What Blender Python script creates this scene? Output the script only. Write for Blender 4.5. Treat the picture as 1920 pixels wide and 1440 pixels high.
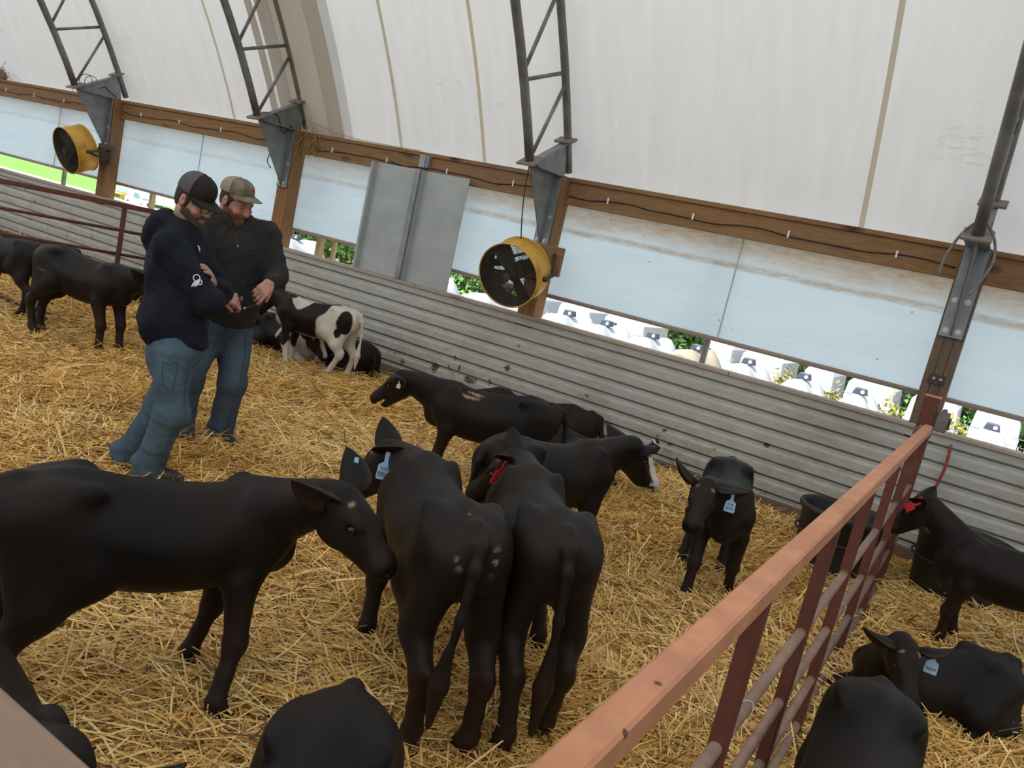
import bpy, bmesh, math, random
import numpy as np
from mathutils import Vector, Matrix
from mathutils.bvhtree import BVHTree
for o in list(bpy.data.objects):
    bpy.data.objects.remove(o, do_unlink=True)
S = bpy.context.scene
COL = S.collection
PI = math.pi
R = math.radians

# ------------------------------------------------------------------ camera
cam_d = bpy.data.cameras.new('camera')
cam = bpy.data.objects.new('camera', cam_d)
COL.objects.link(cam)
cam_d.sensor_fit = 'HORIZONTAL'
cam_d.sensor_width = 36.0
cam_d.lens = 36.0 * 1516.0 / 1920.0
cam_d.clip_start = 0.05
cam_d.clip_end = 400
cx = Vector((0.825, 0.522, 0.219)).normalized()          # picture right
cf = Vector((-0.494, 0.853, -0.169)).normalized()        # view direction
cx = (cx - cf * cx.dot(cf)).normalized()
cu = cx.cross(cf)
M = Matrix((cx, cu, -cf)).transposed().to_4x4()
M.translation = Vector((0, 0, 1.75))
cam.matrix_world = M
S.camera = cam

# ------------------------------------------------------------------ world (bright overcast sky) and exposure
W = bpy.data.worlds.new('overcast_sky')
S.world = W
W.use_nodes = True
nt = W.node_tree
nt.nodes.clear()
wo = nt.nodes.new('ShaderNodeOutputWorld')
bg = nt.nodes.new('ShaderNodeBackground')
tc = nt.nodes.new('ShaderNodeTexCoord')
sx = nt.nodes.new('ShaderNodeSeparateXYZ')
cr = nt.nodes.new('ShaderNodeValToRGB')
nt.links.new(tc.outputs['Generated'], sx.inputs[0])
nt.links.new(sx.outputs['Z'], cr.inputs[0])
cr.color_ramp.elements[0].position = 0.0
cr.color_ramp.elements[0].color = (0.80, 0.90, 1.0, 1)
cr.color_ramp.elements[1].position = 0.6
cr.color_ramp.elements[1].color = (1.0, 0.985, 0.97, 1)
nt.links.new(cr.outputs[0], bg.inputs[0])
bg.inputs[1].default_value = 0.78
nt.links.new(bg.outputs[0], wo.inputs[0])
S.view_settings.view_transform = 'Standard'
S.view_settings.look = 'None'
S.view_settings.gamma = 1.0
S.view_settings.use_curve_mapping = False
S.view_settings.exposure = 0.62
# a faint sun behind the cloud, high over the barn
sun_d = bpy.data.lights.new('sun', 'SUN')
sun_d.energy = 6.5
sun_d.angle = R(12)
sun_d.color = (1.0, 0.975, 0.94)
sun = bpy.data.objects.new('sun', sun_d)
COL.objects.link(sun)
sun.rotation_euler = Vector((-.25, -.42, .87)).to_track_quat('Z', 'Y').to_euler()
S.cycles.max_bounces = 8
S.cycles.diffuse_bounces = 6
S.cycles.glossy_bounces = 2
S.cycles.transmission_bounces = 4
S.cycles.caustics_reflective = False
S.cycles.caustics_refractive = False

# ------------------------------------------------------------------ tagging and linking
def tag(o, label=None, cat=None, group=None, kind=None):
    if label: o['label'] = label
    if cat: o['category'] = cat
    if group: o['group'] = group
    if kind: o['kind'] = kind
    return o

def empty(name, loc=(0, 0, 0), rz=0.0):
    o = bpy.data.objects.new(name, None)
    o.empty_display_size = 0.1
    COL.objects.link(o)
    o.location = loc
    o.rotation_euler = (0, 0, rz)
    return o

def thing(name, label, cat, loc=(0, 0, 0), rz=0.0, group=None):
    return tag(empty(name, loc, rz), label, cat, group)

class MB:
    """collects shapes for one mesh"""
    def __init__(s):
        s.v, s.f, s.m, s.sm = [], [], [], []
    def add(s, vs, fs, mi=0, smooth=False):
        b = len(s.v)
        s.v += [tuple(map(float, p)) for p in vs]
        for f in fs:
            s.f.append([i + b for i in f]); s.m.append(mi); s.sm.append(smooth)
        return s
    def box(s, lo, hi, mi=0, M=None):
        x0, y0, z0 = lo; x1, y1, z1 = hi
        vs = [(x0,y0,z0),(x1,y0,z0),(x1,y1,z0),(x0,y1,z0),(x0,y0,z1),(x1,y0,z1),(x1,y1,z1),(x0,y1,z1)]
        if M is not None: vs = [tuple(M @ Vector(v)) for v in vs]
        return s.add(vs, [(0,3,2,1),(4,5,6,7),(0,1,5,4),(1,2,6,5),(2,3,7,6),(3,0,4,7)], mi)
    def tube(s, pts, r, n=10, mi=0, cap=True, sm=True, closed=False, flat=None):
        pts = [Vector(p) for p in pts]
        rs = r if isinstance(r, (list, tuple)) else [r] * len(pts)
        N = len(pts); vs = []; up = None
        for i, p in enumerate(pts):
            if closed: d = pts[(i + 1) % N] - pts[i - 1]
            else: d = pts[min(i + 1, N - 1)] - pts[max(i - 1, 0)]
            d.normalize()
            if up is None:
                up = Vector((0, 0, 1)) if abs(d.z) < .9 else Vector((1, 0, 0))
            a = d.cross(up)
            if a.length < 1e-4: a = d.cross(Vector((0.3, 1, 0.2)))
            a.normalize(); b = a.cross(d).normalized(); up = b
            for k in range(n):
                t = 2 * PI * k / n
                vs.append(p + (a * math.cos(t) + b * math.sin(t) * (flat or 1)) * rs[i])
        fs = []
        for i in range(N if closed else N - 1):
            j = (i + 1) % N
            for k in range(n):
                l = (k + 1) % n
                fs.append((i*n+k, i*n+l, j*n+l, j*n+k))
        s.add(vs, fs, mi, sm)
        if cap and not closed:
            b = len(s.v) - len(vs)
            s.f.append([b + k for k in range(n)][::-1]); s.m.append(mi); s.sm.append(False)
            s.f.append([b + (N-1)*n + k for k in range(n)]); s.m.append(mi); s.sm.append(False)
        return s
    def bar(s, a, b, w, h, up=(0, 0, 1), mi=0):
        """rectangular bar from a to b, w across, h along up"""
        a, b = Vector(a), Vector(b); d = (b - a).normalized()
        x = d.cross(Vector(up)).normalized(); u = x.cross(d).normalized()
        vs = []
        for p in (a, b):
            for sx_, su in ((-1,-1),(1,-1),(1,1),(-1,1)):
                vs.append(p + x * (w/2*sx_) + u * (h/2*su))
        return s.add(vs, [(0,3,2,1)[::-1],(4,5,6,7)[::-1],(0,1,5,4)[::-1],(1,2,6,5)[::-1],(2,3,7,6)[::-1],(3,0,4,7)[::-1]], mi)
    def prism(s, poly, d, mi=0, sm=False):
        """poly: 3d loop; d: thickness vector"""
        n = len(poly); poly = [Vector(p) for p in poly]; d = Vector(d)
        vs = poly + [p + d for p in poly]
        fs = [tuple(range(n))[::-1], tuple(range(n, 2*n))] + [(i, (i+1) % n, n+(i+1) % n, n+i) for i in range(n)]
        return s.add(vs, fs, mi, sm)
    def sphere(s, c, r, n=12, mi=0):
        rx, ry, rz = (r, r, r) if not isinstance(r, (tuple, list)) else r
        vs = [(c[0], c[1], c[2] - rz)]; m = n // 2
        for i in range(1, m):
            a = -PI/2 + PI * i / m
            for k in range(n):
                t = 2*PI*k/n
                vs.append((c[0]+rx*math.cos(a)*math.cos(t), c[1]+ry*math.cos(a)*math.sin(t), c[2]+rz*math.sin(a)))
        vs.append((c[0], c[1], c[2] + rz)); fs = []
        for k in range(n):
            fs.append((0, 1+(k+1) % n, 1+k))
            fs.append((len(vs)-1, 1+(m-2)*n+k, 1+(m-2)*n+(k+1) % n))
        for i in range(m-2):
            for k in range(n):
                fs.append((1+i*n+k, 1+i*n+(k+1) % n, 1+(i+1)*n+(k+1) % n, 1+(i+1)*n+k))
        return s.add(vs, fs, mi, True)
    def grid(s, P, mi=0, sm=True, closed=False):
        """P: rows of points"""
        nr, nc = len(P), len(P[0]); vs = [p for row in P for p in row]; fs = []
        for i in range(nr - 1):
            for k in range(nc if closed else nc - 1):
                l = (k + 1) % nc
                fs.append((i*nc+k, i*nc+l, (i+1)*nc+l, (i+1)*nc+k))
        return s.add(vs, fs, mi, sm)
    def build(s, name, mats, parent=None, bevel=0.0, fix=True):
        me = bpy.data.meshes.new(name)
        me.from_pydata(s.v, [], s.f)
        mats = mats if isinstance(mats, (list, tuple)) else [mats]
        for m in mats: me.materials.append(m)
        me.polygons.foreach_set('material_index', s.m)
        me.polygons.foreach_set('use_smooth', s.sm)
        if fix or bevel:
            bm = bmesh.new(); bm.from_mesh(me)
            if bevel:
                bmesh.ops.bevel(bm, geom=[e for e in bm.edges if e.is_manifold and e.calc_face_angle(0) > .5], offset=bevel, segments=1, affect='EDGES')
            if fix: bmesh.ops.recalc_face_normals(bm, faces=bm.faces)
            bm.to_mesh(me); bm.free()
        me.update()
        o = bpy.data.objects.new(name, me)
        COL.objects.link(o)
        if parent is not None: o.parent = parent
        return o

def np_mesh(name, V, F, mats, parent=None, smooth=True, attr=None, mi=None):
    """mesh from numpy arrays; F is (n,3) or (n,4)"""
    me = bpy.data.meshes.new(name)
    n = len(F); k = F.shape[1]
    me.vertices.add(len(V)); me.vertices.foreach_set('co', np.ascontiguousarray(V, np.float32).ravel())
    me.loops.add(n * k); me.loops.foreach_set('vertex_index', np.ascontiguousarray(F, np.int32).ravel())
    me.polygons.add(n); me.polygons.foreach_set('loop_start', np.arange(0, n * k, k, dtype=np.int32))
    me.polygons.foreach_set('use_smooth', np.full(n, smooth, bool))
    mats = mats if isinstance(mats, (list, tuple)) else [mats]
    for m in mats: me.materials.append(m)
    if mi is not None: me.polygons.foreach_set('material_index', np.ascontiguousarray(mi, np.int32))
    if attr is not None:
        a = me.color_attributes.new('coat', 'FLOAT_COLOR', 'POINT')
        c = np.ones((len(V), 4), np.float32); c[:, :3] = attr
        a.data.foreach_set('color', c.ravel())
    me.update(calc_edges=True); me.validate()
    o = bpy.data.objects.new(name, me); COL.objects.link(o)
    if parent is not None: o.parent = parent
    return o

# ------------------------------------------------------------------ materials
class NT:
    def __init__(s, name):
        s.m = bpy.data.materials.new(name); s.m.use_nodes = True
        s.t = s.m.node_tree; s.t.nodes.clear()
        s.out = s.t.nodes.new('ShaderNodeOutputMaterial')
        s.co = s.n('ShaderNodeTexCoord')
    def n(s, typ, **kw):
        x = s.t.nodes.new(typ)
        for k, v in kw.items(): setattr(x, k, v)
        return x
    def l(s, a, b): s.t.links.new(a, b); return s
    def vec(s, scale=(1, 1, 1), loc=(0, 0, 0), rot=(0, 0, 0)):
        m = s.n('ShaderNodeMapping'); m.inputs['Scale'].default_value = scale; m.inputs['Location'].default_value = loc; m.inputs['Rotation'].default_value = rot
        s.l(s.co.outputs['Object'], m.inputs['Vector']); return m.outputs[0]
    def noise(s, scale=5, stretch=(1, 1, 1), detail=4, rough=.55, loc=(0, 0, 0), dist=0):
        x = s.n('ShaderNodeTexNoise'); x.inputs['Scale'].default_value = scale; x.inputs['Detail'].default_value = detail
        x.inputs['Roughness'].default_value = rough; x.inputs['Distortion'].default_value = dist
        s.l(s.vec(stretch, loc), x.inputs['Vector']); return x.outputs['Fac']
    def ramp(s, fac, stops, interp='LINEAR'):
        r = s.n('ShaderNodeValToRGB'); e = r.color_ramp.elements; r.color_ramp.interpolation = interp
        while len(e) < len(stops): e.new(.5)
        for i, (p, c) in enumerate(stops):
            e[i].position = p
            e[i].color = (*c, 1) if isinstance(c, (tuple, list)) else (c, c, c, 1)
        s.l(fac, r.inputs[0]); return r.outputs[0]
    def mix(s, fac, a, b, blend='MIX'):
        x = s.n('ShaderNodeMix', data_type='RGBA', blend_type=blend)
        for sock, v in ((x.inputs[0], fac), (x.inputs[6], a), (x.inputs[7], b)):
            if isinstance(v, (int, float)): sock.default_value = v
            elif isinstance(v, (tuple, list)): sock.default_value = (*v, 1)
            else: s.l(v, sock)
        return x.outputs[2]
    def math(s, op, a, b=0.0, c=None):
        x = s.n('ShaderNodeMath', operation=op)
        for i, v in enumerate((a, b) if c is None else (a, b, c)):
            if isinstance(v, (int, float)): x.inputs[i].default_value = v
            else: s.l(v, x.inputs[i])
        return x.outputs[0]
    def xyz(s):
        x = s.n('ShaderNodeSeparateXYZ'); s.l(s.co.outputs['Object'], x.inputs[0]); return x.outputs
    def bump(s, h, strength=.3, dist=.01):
        b = s.n('ShaderNodeBump'); b.inputs['Strength'].default_value = strength; b.inputs['Distance'].default_value = dist
        s.l(h, b.inputs['Height']); return b.outputs[0]
    def bsdf(s, col, rough=.6, metal=0.0, normal=None, spec=.5, sheen=0.0, coat=0.0):
        p = s.n('ShaderNodeBsdfPrincipled')
        for k, v in (('Base Color', col), ('Roughness', rough), ('Metallic', metal)):
            if isinstance(v, (int, float)): p.inputs[k].default_value = v
            elif isinstance(v, (tuple, list)): p.inputs[k].default_value = (*v, 1)
            else: s.l(v, p.inputs[k])
        p.inputs['Specular IOR Level'].default_value = spec
        if sheen: p.inputs['Sheen Weight'].default_value = sheen
        if coat: p.inputs['Coat Weight'].default_value = coat
        if normal is not None: s.l(normal, p.inputs['Normal'])
        return p
    def done(s, p):
        s.l(p.outputs[0], s.out.inputs[0]); return s.m

def simple(name, c1, c2=None, scale=8, stretch=(1, 1, 1), rough=.6, metal=0.0, bump=0.0, spec=.5, lo=.35, hi=.65, dist=.005):
    t = NT(name)
    if c2 is None: c2 = tuple(x * .75 for x in c1)
    f = t.noise(scale, stretch, 5, .6)
    c = t.ramp(f, [(lo, c1), (hi, c2)])
    nn = t.bump(f, bump, dist) if bump else None
    return t.done(t.bsdf(c, rough, metal, nn, spec))

def wood(name, axis, cA, cB, cK, grey=0.0):
    t = NT(name)
    st = [9, 9, 9]; st[axis] = .7
    f = t.noise(2.2, tuple(st), 6, .62, dist=1.4)
    g = t.noise(9, tuple(st), 4, .6)
    c = t.ramp(f, [(.28, cB), (.5, cA), (.72, cB)])
    c = t.mix(t.math('MULTIPLY', g, .55), c, tuple(x * .6 for x in cB))
    v = t.n('ShaderNodeTexVoronoi'); v.inputs['Scale'].default_value = 1.0
    kn = [3.2, 3.2, 3.2]; kn[axis] = 1.3
    t.l(t.vec(tuple(kn)), v.inputs['Vector'])
    k = t.ramp(v.outputs['Distance'], [(.05, 1.0), (.16, 0.0)])
    c = t.mix(k, c, cK)
    d = t.ramp(t.noise(1.1, (1, 1, 1), 3), [(.45, 0.0), (.75, 1.0)])
    c = t.mix(t.math('MULTIPLY', d, .35 + grey), c, (.16, .13, .10))
    return t.done(t.bsdf(c, .75, 0, t.bump(f, .25, .004), .25))

WOOD_X = wood('timber_lengthwise', 0, (.36, .20, .09), (.20, .105, .045), (.05, .022, .01))
WOOD_Z = wood('timber_upright', 2, (.35, .185, .08), (.22, .11, .045), (.05, .022, .01))
WOOD_OLD = wood('weathered_timber', 2, (.19, .135, .095), (.12, .08, .055), (.04, .025, .015), .2)
WOOD_SILL = wood('grey_sill_timber', 0, (.50, .43, .36), (.36, .29, .23), (.15, .10, .07), .1)
WOOD_PLANK = wood('worn_plank', 0, (.34, .235, .17), (.25, .165, .115), (.15, .09, .06), 0)
WOOD_STAKE = wood('pale_stake', 2, (.55, .42, .24), (.40, .28, .14), (.2, .12, .06), 0)
GALV = simple('galvanised_steel', (.30, .32, .33), (.20, .22, .225), 6, (1, 1, 1), .5, .55, .05)
GALV_PIPE = simple('grey_pipe', (.25, .25, .24), (.15, .145, .135), 5, (1, 1, 1), .55, .5, .05)
PANEL_M = simple('sheet_metal', (.42, .45, .44), (.34, .37, .36), 2.2, (.8, 1, 1.5), .55, .35, .02)
BLACK_RUB = simple('black_rubber', (.012, .013, .014), (.02, .02, .02), 20, (1, 1, 1), .55, 0, .1)
BLACK_PL = simple('black_cable', (.012, .012, .013), (.02, .02, .02), 20, (1, 1, 1), .5)
BOLT = simple('zinc_bolt', (.55, .55, .52), (.4, .4, .38), 30, (1, 1, 1), .4, .7)
DARK_IRON = simple('dark_iron', (.05, .04, .038), (.09, .055, .04), 14, (1, 1, 1), .6, .4, .15)
FAN_DARK = simple('dusty_black_metal', (.035, .028, .022), (.07, .055, .04), 14, (1, 1, 1), .75, .1, .1)
FAN_YEL = simple('yellow_enamel', (.60, .33, .035), (.33, .19, .05), 7, (1, 1, 1), .5, 0, .05, .5, .48, .72)
def rusty(name, cA, cB, spots=True):
    t = NT(name)
    f = t.noise(14, (1, 1, 1), 6, .65); g = t.noise(3, (1, 1, 1), 3)
    c = t.ramp(f, [(.3, cA), (.7, cB)])
    c = t.mix(t.ramp(g, [(.45, 0.0), (.7, .5)]), c, tuple(x * .7 for x in cB))
    if spots:
        v = t.n('ShaderNodeTexVoronoi'); v.inputs['Scale'].default_value = 9
        t.l(t.vec(), v.inputs['Vector'])
        k = t.ramp(v.outputs['Distance'], [(.05, .9), (.075, 0.0)])
        c = t.mix(k, c, (.06, .03, .02))
        v2 = t.n('ShaderNodeTexVoronoi'); v2.inputs['Scale'].default_value = 6
        t.l(t.vec(loc=(3.1, 1.7, .4)), v2.inputs['Vector'])
        c = t.mix(t.ramp(v2.outputs['Distance'], [(.05, 1.0), (.075, 0.0)]), c, (.55, .42, .32))
    return t.done(t.bsdf(c, .6, .1, t.bump(f, .15, .003), .4))
RUST = rusty('red_oxide_steel', (.64, .30, .165), (.50, .215, .12))
RUST_D = rusty('dark_red_steel', (.16, .048, .028), (.10, .032, .02), False)
RUST_PIPE = rusty('worn_brown_pipe', (.32, .215, .165), (.20, .12, .09), False)

# hair coat driven by the animal's own coat colour
def coat_mat():
    t = NT('calf_hair')
    a = t.n('ShaderNodeAttribute', attribute_name='coat')
    f = t.noise(42, (1, 1, .45), 5, .7); g = t.noise(5, (1, 1, 1), 3)
    h = t.noise(170, (1, 1, .3), 3, .7)
    c = t.mix(t.ramp(g, [(.35, 0.0), (.7, .55)]), a.outputs['Color'], t.mix(.5, a.outputs['Color'], (.02, .015, .012)))
    c = t.mix(t.math('MULTIPLY', t.ramp(f, [(.62, 0.0), (.8, 1.0)]), .10), c, (.10, .08, .06))
    hh = t.math('ADD', t.math('MULTIPLY', f, .6), t.math('MULTIPLY', h, .5))
    return t.done(t.bsdf(c, .5, 0, t.bump(hh, .45, .006), .15))
COAT = coat_mat()
EYE = simple('dark_eye', (.006, .005, .005), (.01, .008, .007), 5, (1, 1, 1), .12)
TAG_BLUE = simple('pale_blue_plastic', (.40, .62, .86), (.36, .58, .82), 9, (1, 1, 1), .4)
TAG_RED = simple('red_plastic', (.72, .03, .04), (.6, .02, .03), 9, (1, 1, 1), .4)
TAG_WHITE = simple('white_plastic', (.75, .80, .84), (.68, .73, .78), 9, (1, 1, 1), .4)
INK = simple('black_ink', (.012, .014, .03), (.01, .01, .02), 9, (1, 1, 1), .6)
# ================================================================== THE SETTING: a hoop barn along +X, its side wall at y = 7.2
YW = 7.2
POSTX = [-0.40, -4.22, -8.07, -11.93]
XL, XR = -24.0, 9.0
def gh(x, y):
    """height of the straw bed"""
    return (0.020 * np.sin(x * 2.1 + 1.3 * np.sin(y * 1.7)) + 0.016 * np.sin(y * 3.3 + x * 1.1 + .7)
            + 0.012 * np.sin(x * 5.3 - y * 4.1) + 0.008 * np.sin(x * 9.7 + y * 7.9) - .015)

def straw_base_mat():
    t = NT('trampled_straw_gap_shade')
    f = t.noise(26, (1, 5, 1), 6, .7, dist=1.2); g = t.noise(26, (5, 1, 1), 6, .7, loc=(4, 2, 0), dist=1.2)
    k = t.noise(2.5, (1, 1, 1), 4)
    m = t.mix(.5, f, g)
    c = t.ramp(m, [(.36, (.028, .015, .006)), (.54, (.14, .078, .028)), (.70, (.42, .26, .095))])  # dark stops paint the shade in the gaps between stalks
    c = t.mix(t.ramp(k, [(.4, 0.0), (.75, .45)]), c, (.09, .05, .02))
    return t.done(t.bsdf(c, .85, 0, t.bump(m, .9, .03), .2))
STRAW_B = straw_base_mat()
xs = np.linspace(XL, XR, 331); ys = np.linspace(-9, 7.28, 164)
gx, gy = np.meshgrid(xs, ys, indexing='ij')
gv = np.stack([gx, gy, gh(gx, gy)], -1).reshape(-1, 3)
ii = (np.arange(330)[:, None] * 164 + np.arange(163)[None, :]).ravel()
fl = np_mesh('floor', gv, np.stack([ii, ii + 164, ii + 165, ii + 1], -1), STRAW_B)
tag(fl, 'golden straw bedding covering the barn floor', kind='structure')

# ---- ribbed metal wall
def wall_mat():
    t = NT('ribbed_white_steel')
    f = t.noise(5, (1, 1, 3), 6, .65); g = t.noise(1.2, (1, 1, 1.5), 4)
    s = t.noise(22, (.5, 1, .8), 5, .7)
    c = t.ramp(f, [(.3, (.46, .465, .43)), (.7, (.36, .35, .305))])
    z = t.xyz()['Z']
    low = t.math('SUBTRACT', .95, t.math('MULTIPLY', z, .55))
    d = t.ramp(t.math('MULTIPLY', s, low), [(.32, 0.0), (.60, .50)])
    c = t.mix(d, c, (.20, .155, .105))
    c = t.mix(t.ramp(g, [(.52, 0.0), (.75, .5)]), c, (.22, .17, .11))
    # dark manure splashes, mostly low down
    v = t.noise(3.6, (1, 1, 1.6), 7, .7, loc=(1.3, 0, 4.2))
    k = t.ramp(t.math('SUBTRACT', v, t.math('MULTIPLY', z, .10)), [(.585, 0.0), (.61, .85)])
    c = t.mix(k, c, (.07, .04, .022))
    # a few distinct dried splashes
    xx = t.xyz()['X']; nz = t.noise(34, (1, 1, 1), 5, .75)
    for x0, z0, rx, rz in ((-5.19, .225, .07, .06), (-4.86, .31, .018, .05), (-4.70, .215, .10, .045), (-4.27, .465, .05, .045), (-4.95, .40, .02, .035), (-5.0, .27, .012, .05), (-4.45, .27, .015, .05), (-1.52, .52, .04, .02), (-2.45, .36, .03, .02), (-13.9, .86, .03, .05), (-13.6, .70, .03, .04), (-9.6, .45, .03, .05)):
        a = t.math('DIVIDE', t.math('SUBTRACT', xx, x0), rx); b = t.math('DIVIDE', t.math('SUBTRACT', z, z0), rz)
        q = t.math('ADD', t.math('SQRT', t.math('ADD', t.math('MULTIPLY', a, a), t.math('MULTIPLY', b, b))), t.math('MULTIPLY', t.math('SUBTRACT', nz, .5), 2.6))
        c = t.mix(t.ramp(q, [(.72, .92), (.80, 0.0)]), c, (.055, .032, .018))
    return t.done(t.bsdf(c, .55, .0, t.bump(f, .08, .004), .4))
prof = []          # (y, z) from the top down, facing the room (-y)
z = 1.02; P7 = .1365
prof.append((YW, 1.03))
for i in range(7):
    zt = z - i * P7
    prof += [(YW, zt), (YW, zt - .066), (YW + .048, zt - .067), (YW + .048, zt - .086), (YW + .016, zt - .087), (YW + .016, zt - .112), (YW + .002, zt - .130)]
prof.append((YW, z - 7 * P7 - .02)); prof.append((YW, -.12))
wb = MB()
for i in range(len(prof) - 1):
    (ya, za), (yb, zb) = prof[i], prof[i + 1]
    n = 12
    for k in range(n):
        xa = XL + (XR - XL) * k / n; xb = XL + (XR - XL) * (k + 1) / n
        wb.add([(xa, ya, za), (xb, ya, za), (xb, yb, zb), (xa, yb, zb)], [(0, 1, 2, 3)])
wb.box((XL, YW + .06, -.12), (XR, YW + .07, 1.02))
tag(wb.build('wall_back', wall_mat(), fix=False), 'ribbed off-white metal side wall stained with dirt', kind='structure')
sb = MB()
for k in range(9):
    a = XL + (XR - XL) * k / 9
    sb.box((a + .004, YW - .025, 1.022), (a + (XR - XL) / 9 - .004, YW + .135, 1.055))
tag(sb.build('trim_1', WOOD_SILL, bevel=.004), 'grey weathered sill board along the top of the metal wall', kind='structure')
bb = MB()
bb.box((XL, YW - .045, -.10), (XR, YW - .002, .085))
tag(bb.build('baseboard_back', wood('dirty_kick_board', 0, (.22, .14, .085), (.13, .08, .05), (.05, .03, .02), .3), bevel=.008), 'brown plank along the foot of the metal wall', kind='structure')

# ---- white fabric roof, an arch over the whole barn
RA = 11.0; A0 = R(63); Y0, Z0 = 7.47, 2.52
def arch(s, off=0.0):
    """s = arc angle from the eave (0) to the ridge (A0); off outward"""
    a = A0 - s
    r = RA + off
    yc = Y0 - RA * math.sin(A0); zc = Z0 - RA * math.cos(A0)
    return (yc + r * math.sin(a), zc + r * math.cos(a))
def fabric(name, col, trans, streak=True, tint=(1, 1, 1)):
    t = NT(name)
    f = t.noise(3.0, (3.0, .35, .35), 5, .6); g = t.noise(40, (1, 1, 1), 3)
    c = t.ramp(f, [(.3, col), (.7, tuple(x * .93 for x in col))])
    if streak:
        zz = t.xyz()['Z']
        band = t.ramp(zz, [(0.0, 0.0), (1.0, 1.0)])
        n1 = t.noise(1.5, (1, 1, 1), 2, loc=(5.2, 0, 1.7)); n2 = t.noise(16, (.5, 1, 2.2), 6, .8)
        zf = t.n('ShaderNodeMapRange'); t.l(zz, zf.inputs[0]); zf.inputs[1].default_value = 2.95; zf.inputs[2].default_value = 3.15
        z2 = t.n('ShaderNodeMapRange'); t.l(zz, z2.inputs[0]); z2.inputs[1].default_value = 3.6; z2.inputs[2].default_value = 3.3
        m = t.math('MULTIPLY', zf.outputs[0], z2.outputs[0])
        m = t.math('MULTIPLY', m, t.ramp(n1, [(.60, 0.0), (.66, 1.0)]))
        m = t.math('MULTIPLY', m, t.ramp(n2, [(.50, 0.0), (.58, 1.0)]))
        c = t.mix(t.math('MULTIPLY', m, .38), c, (.62, .47, .28))
    d = t.n('ShaderNodeBsdfDiffuse'); tr = t.n('ShaderNodeBsdfTranslucent'); mx = t.n('ShaderNodeMixShader')
    t.l(c, d.inputs[0]); t.l(t.mix(1.0, c, tint, 'MULTIPLY'), tr.inputs[0])
    mx.inputs[0].default_value = trans
    t.l(d.outputs[0], mx.inputs[1]); t.l(tr.outputs[0], mx.inputs[2])
    t.l(mx.outputs[0], t.out.inputs[0])
    return t.m
FAB = fabric('roof_fabric', (.835, .85, .865), .30)
def arch_strip(mb, x0, x1, s0, s1, off0, off1, n=40, mi=0, nx=1):
    rows = []
    for i in range(n + 1):
        s = s0 + (s1 - s0) * i / n
        row = []
        for k in range(nx + 1):
            f = k / nx
            y, z_ = arch(s, off0 + (off1 - off0) * f)
            row.append((x0 + (x1 - x0) * f, y, z_))
        rows.append(row)
    mb.grid(rows, mi)
rf = MB()
arch_strip(rf, XL, XR, -.025, 2 * A0 + .025, .075, .075, 90, nx=33)
roof = rf.build('ceiling', FAB, fix=False)
tag(roof, 'white translucent fabric roof of the hoop barn', kind='structure')
SEAM = fabric('roof_seam_tape', (.80, .75, .60), .25, False)
def seam_x(px_):  return px_
for xs_ in (-9.55, -6.55, -5.34, -1.33, 2.4, -13.5):
    m = MB(); arch_strip(m, xs_ - .023, xs_ + .023, -.02, .75, .068, .068, 30)
    m.build('seam', SEAM, roof, fix=False)
# overlapped joint of two roof sheets: brownish double fabric hanging a little inside the roof
FLAP = fabric('old_double_fabric', (.72, .67, .58), .22, False)
FLAP2 = fabric('old_double_fabric_edge', (.60, .55, .48), .17, False)
for a, b, o1, o2, mt in ((-8.72, -8.50, .05, -.02, FLAP2), (-8.45, -8.22, -.02, -.01, FLAP2), (-8.24, -7.62, -.01, -.03, FLAP), (-7.63, -7.36, -.03, -.045, FLAP2), (-7.37, -7.30, -.045, .04, FAB)):
    m = MB(); arch_strip(m, a, b, -.01, .9, o1, o2, 30); m.build('sheet_joint', mt, roof, fix=False)
# gable ends and the far side, so that the barn is closed
gb = MB()
pts = [arch(2 * A0 * i / 40, .07) for i in range(41)]
for x in (XL, XR):
    gb.add([(x, p[0], p[1]) for p in pts] + [(x, pts[-1][0], -.3), (x, pts[0][0], -.3)], [tuple(range(43))])
tag(gb.build('wall_left', FAB, fix=False), 'white fabric end walls of the barn', kind='structure')
yf = pts[-1][0]
fw = MB(); fw.box((XL, yf - .03, -.3), (XR, yf, 1.1)); fw.box((XL, yf - .03, 1.35), (XR, yf, 2.6))
tag(fw.build('wall_front', FAB, fix=False), 'white side wall behind the viewer', kind='structure')

# ---- eave beam between the posts (one length per bay), with its cap plank
edges = [XR] + POSTX + [-15.79, XL]
for i in range(len(edges) - 1):
    b = MB(); x1 = edges[i] - (.10 if i else 0); x0 = edges[i + 1] + .10
    b.box((x0, 7.36, 2.265), (x1, 7.40, 2.47)); b.box((x0, 7.335, 2.462), (x1, 7.46, 2.505))
    b.box((x0, 7.345, 2.235), (x1, 7.385, 2.275))
    tag(b.build('trim_%d' % (i + 2), WOOD_X, bevel=.004), 'timber eave beam between two posts', kind='structure')

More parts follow.
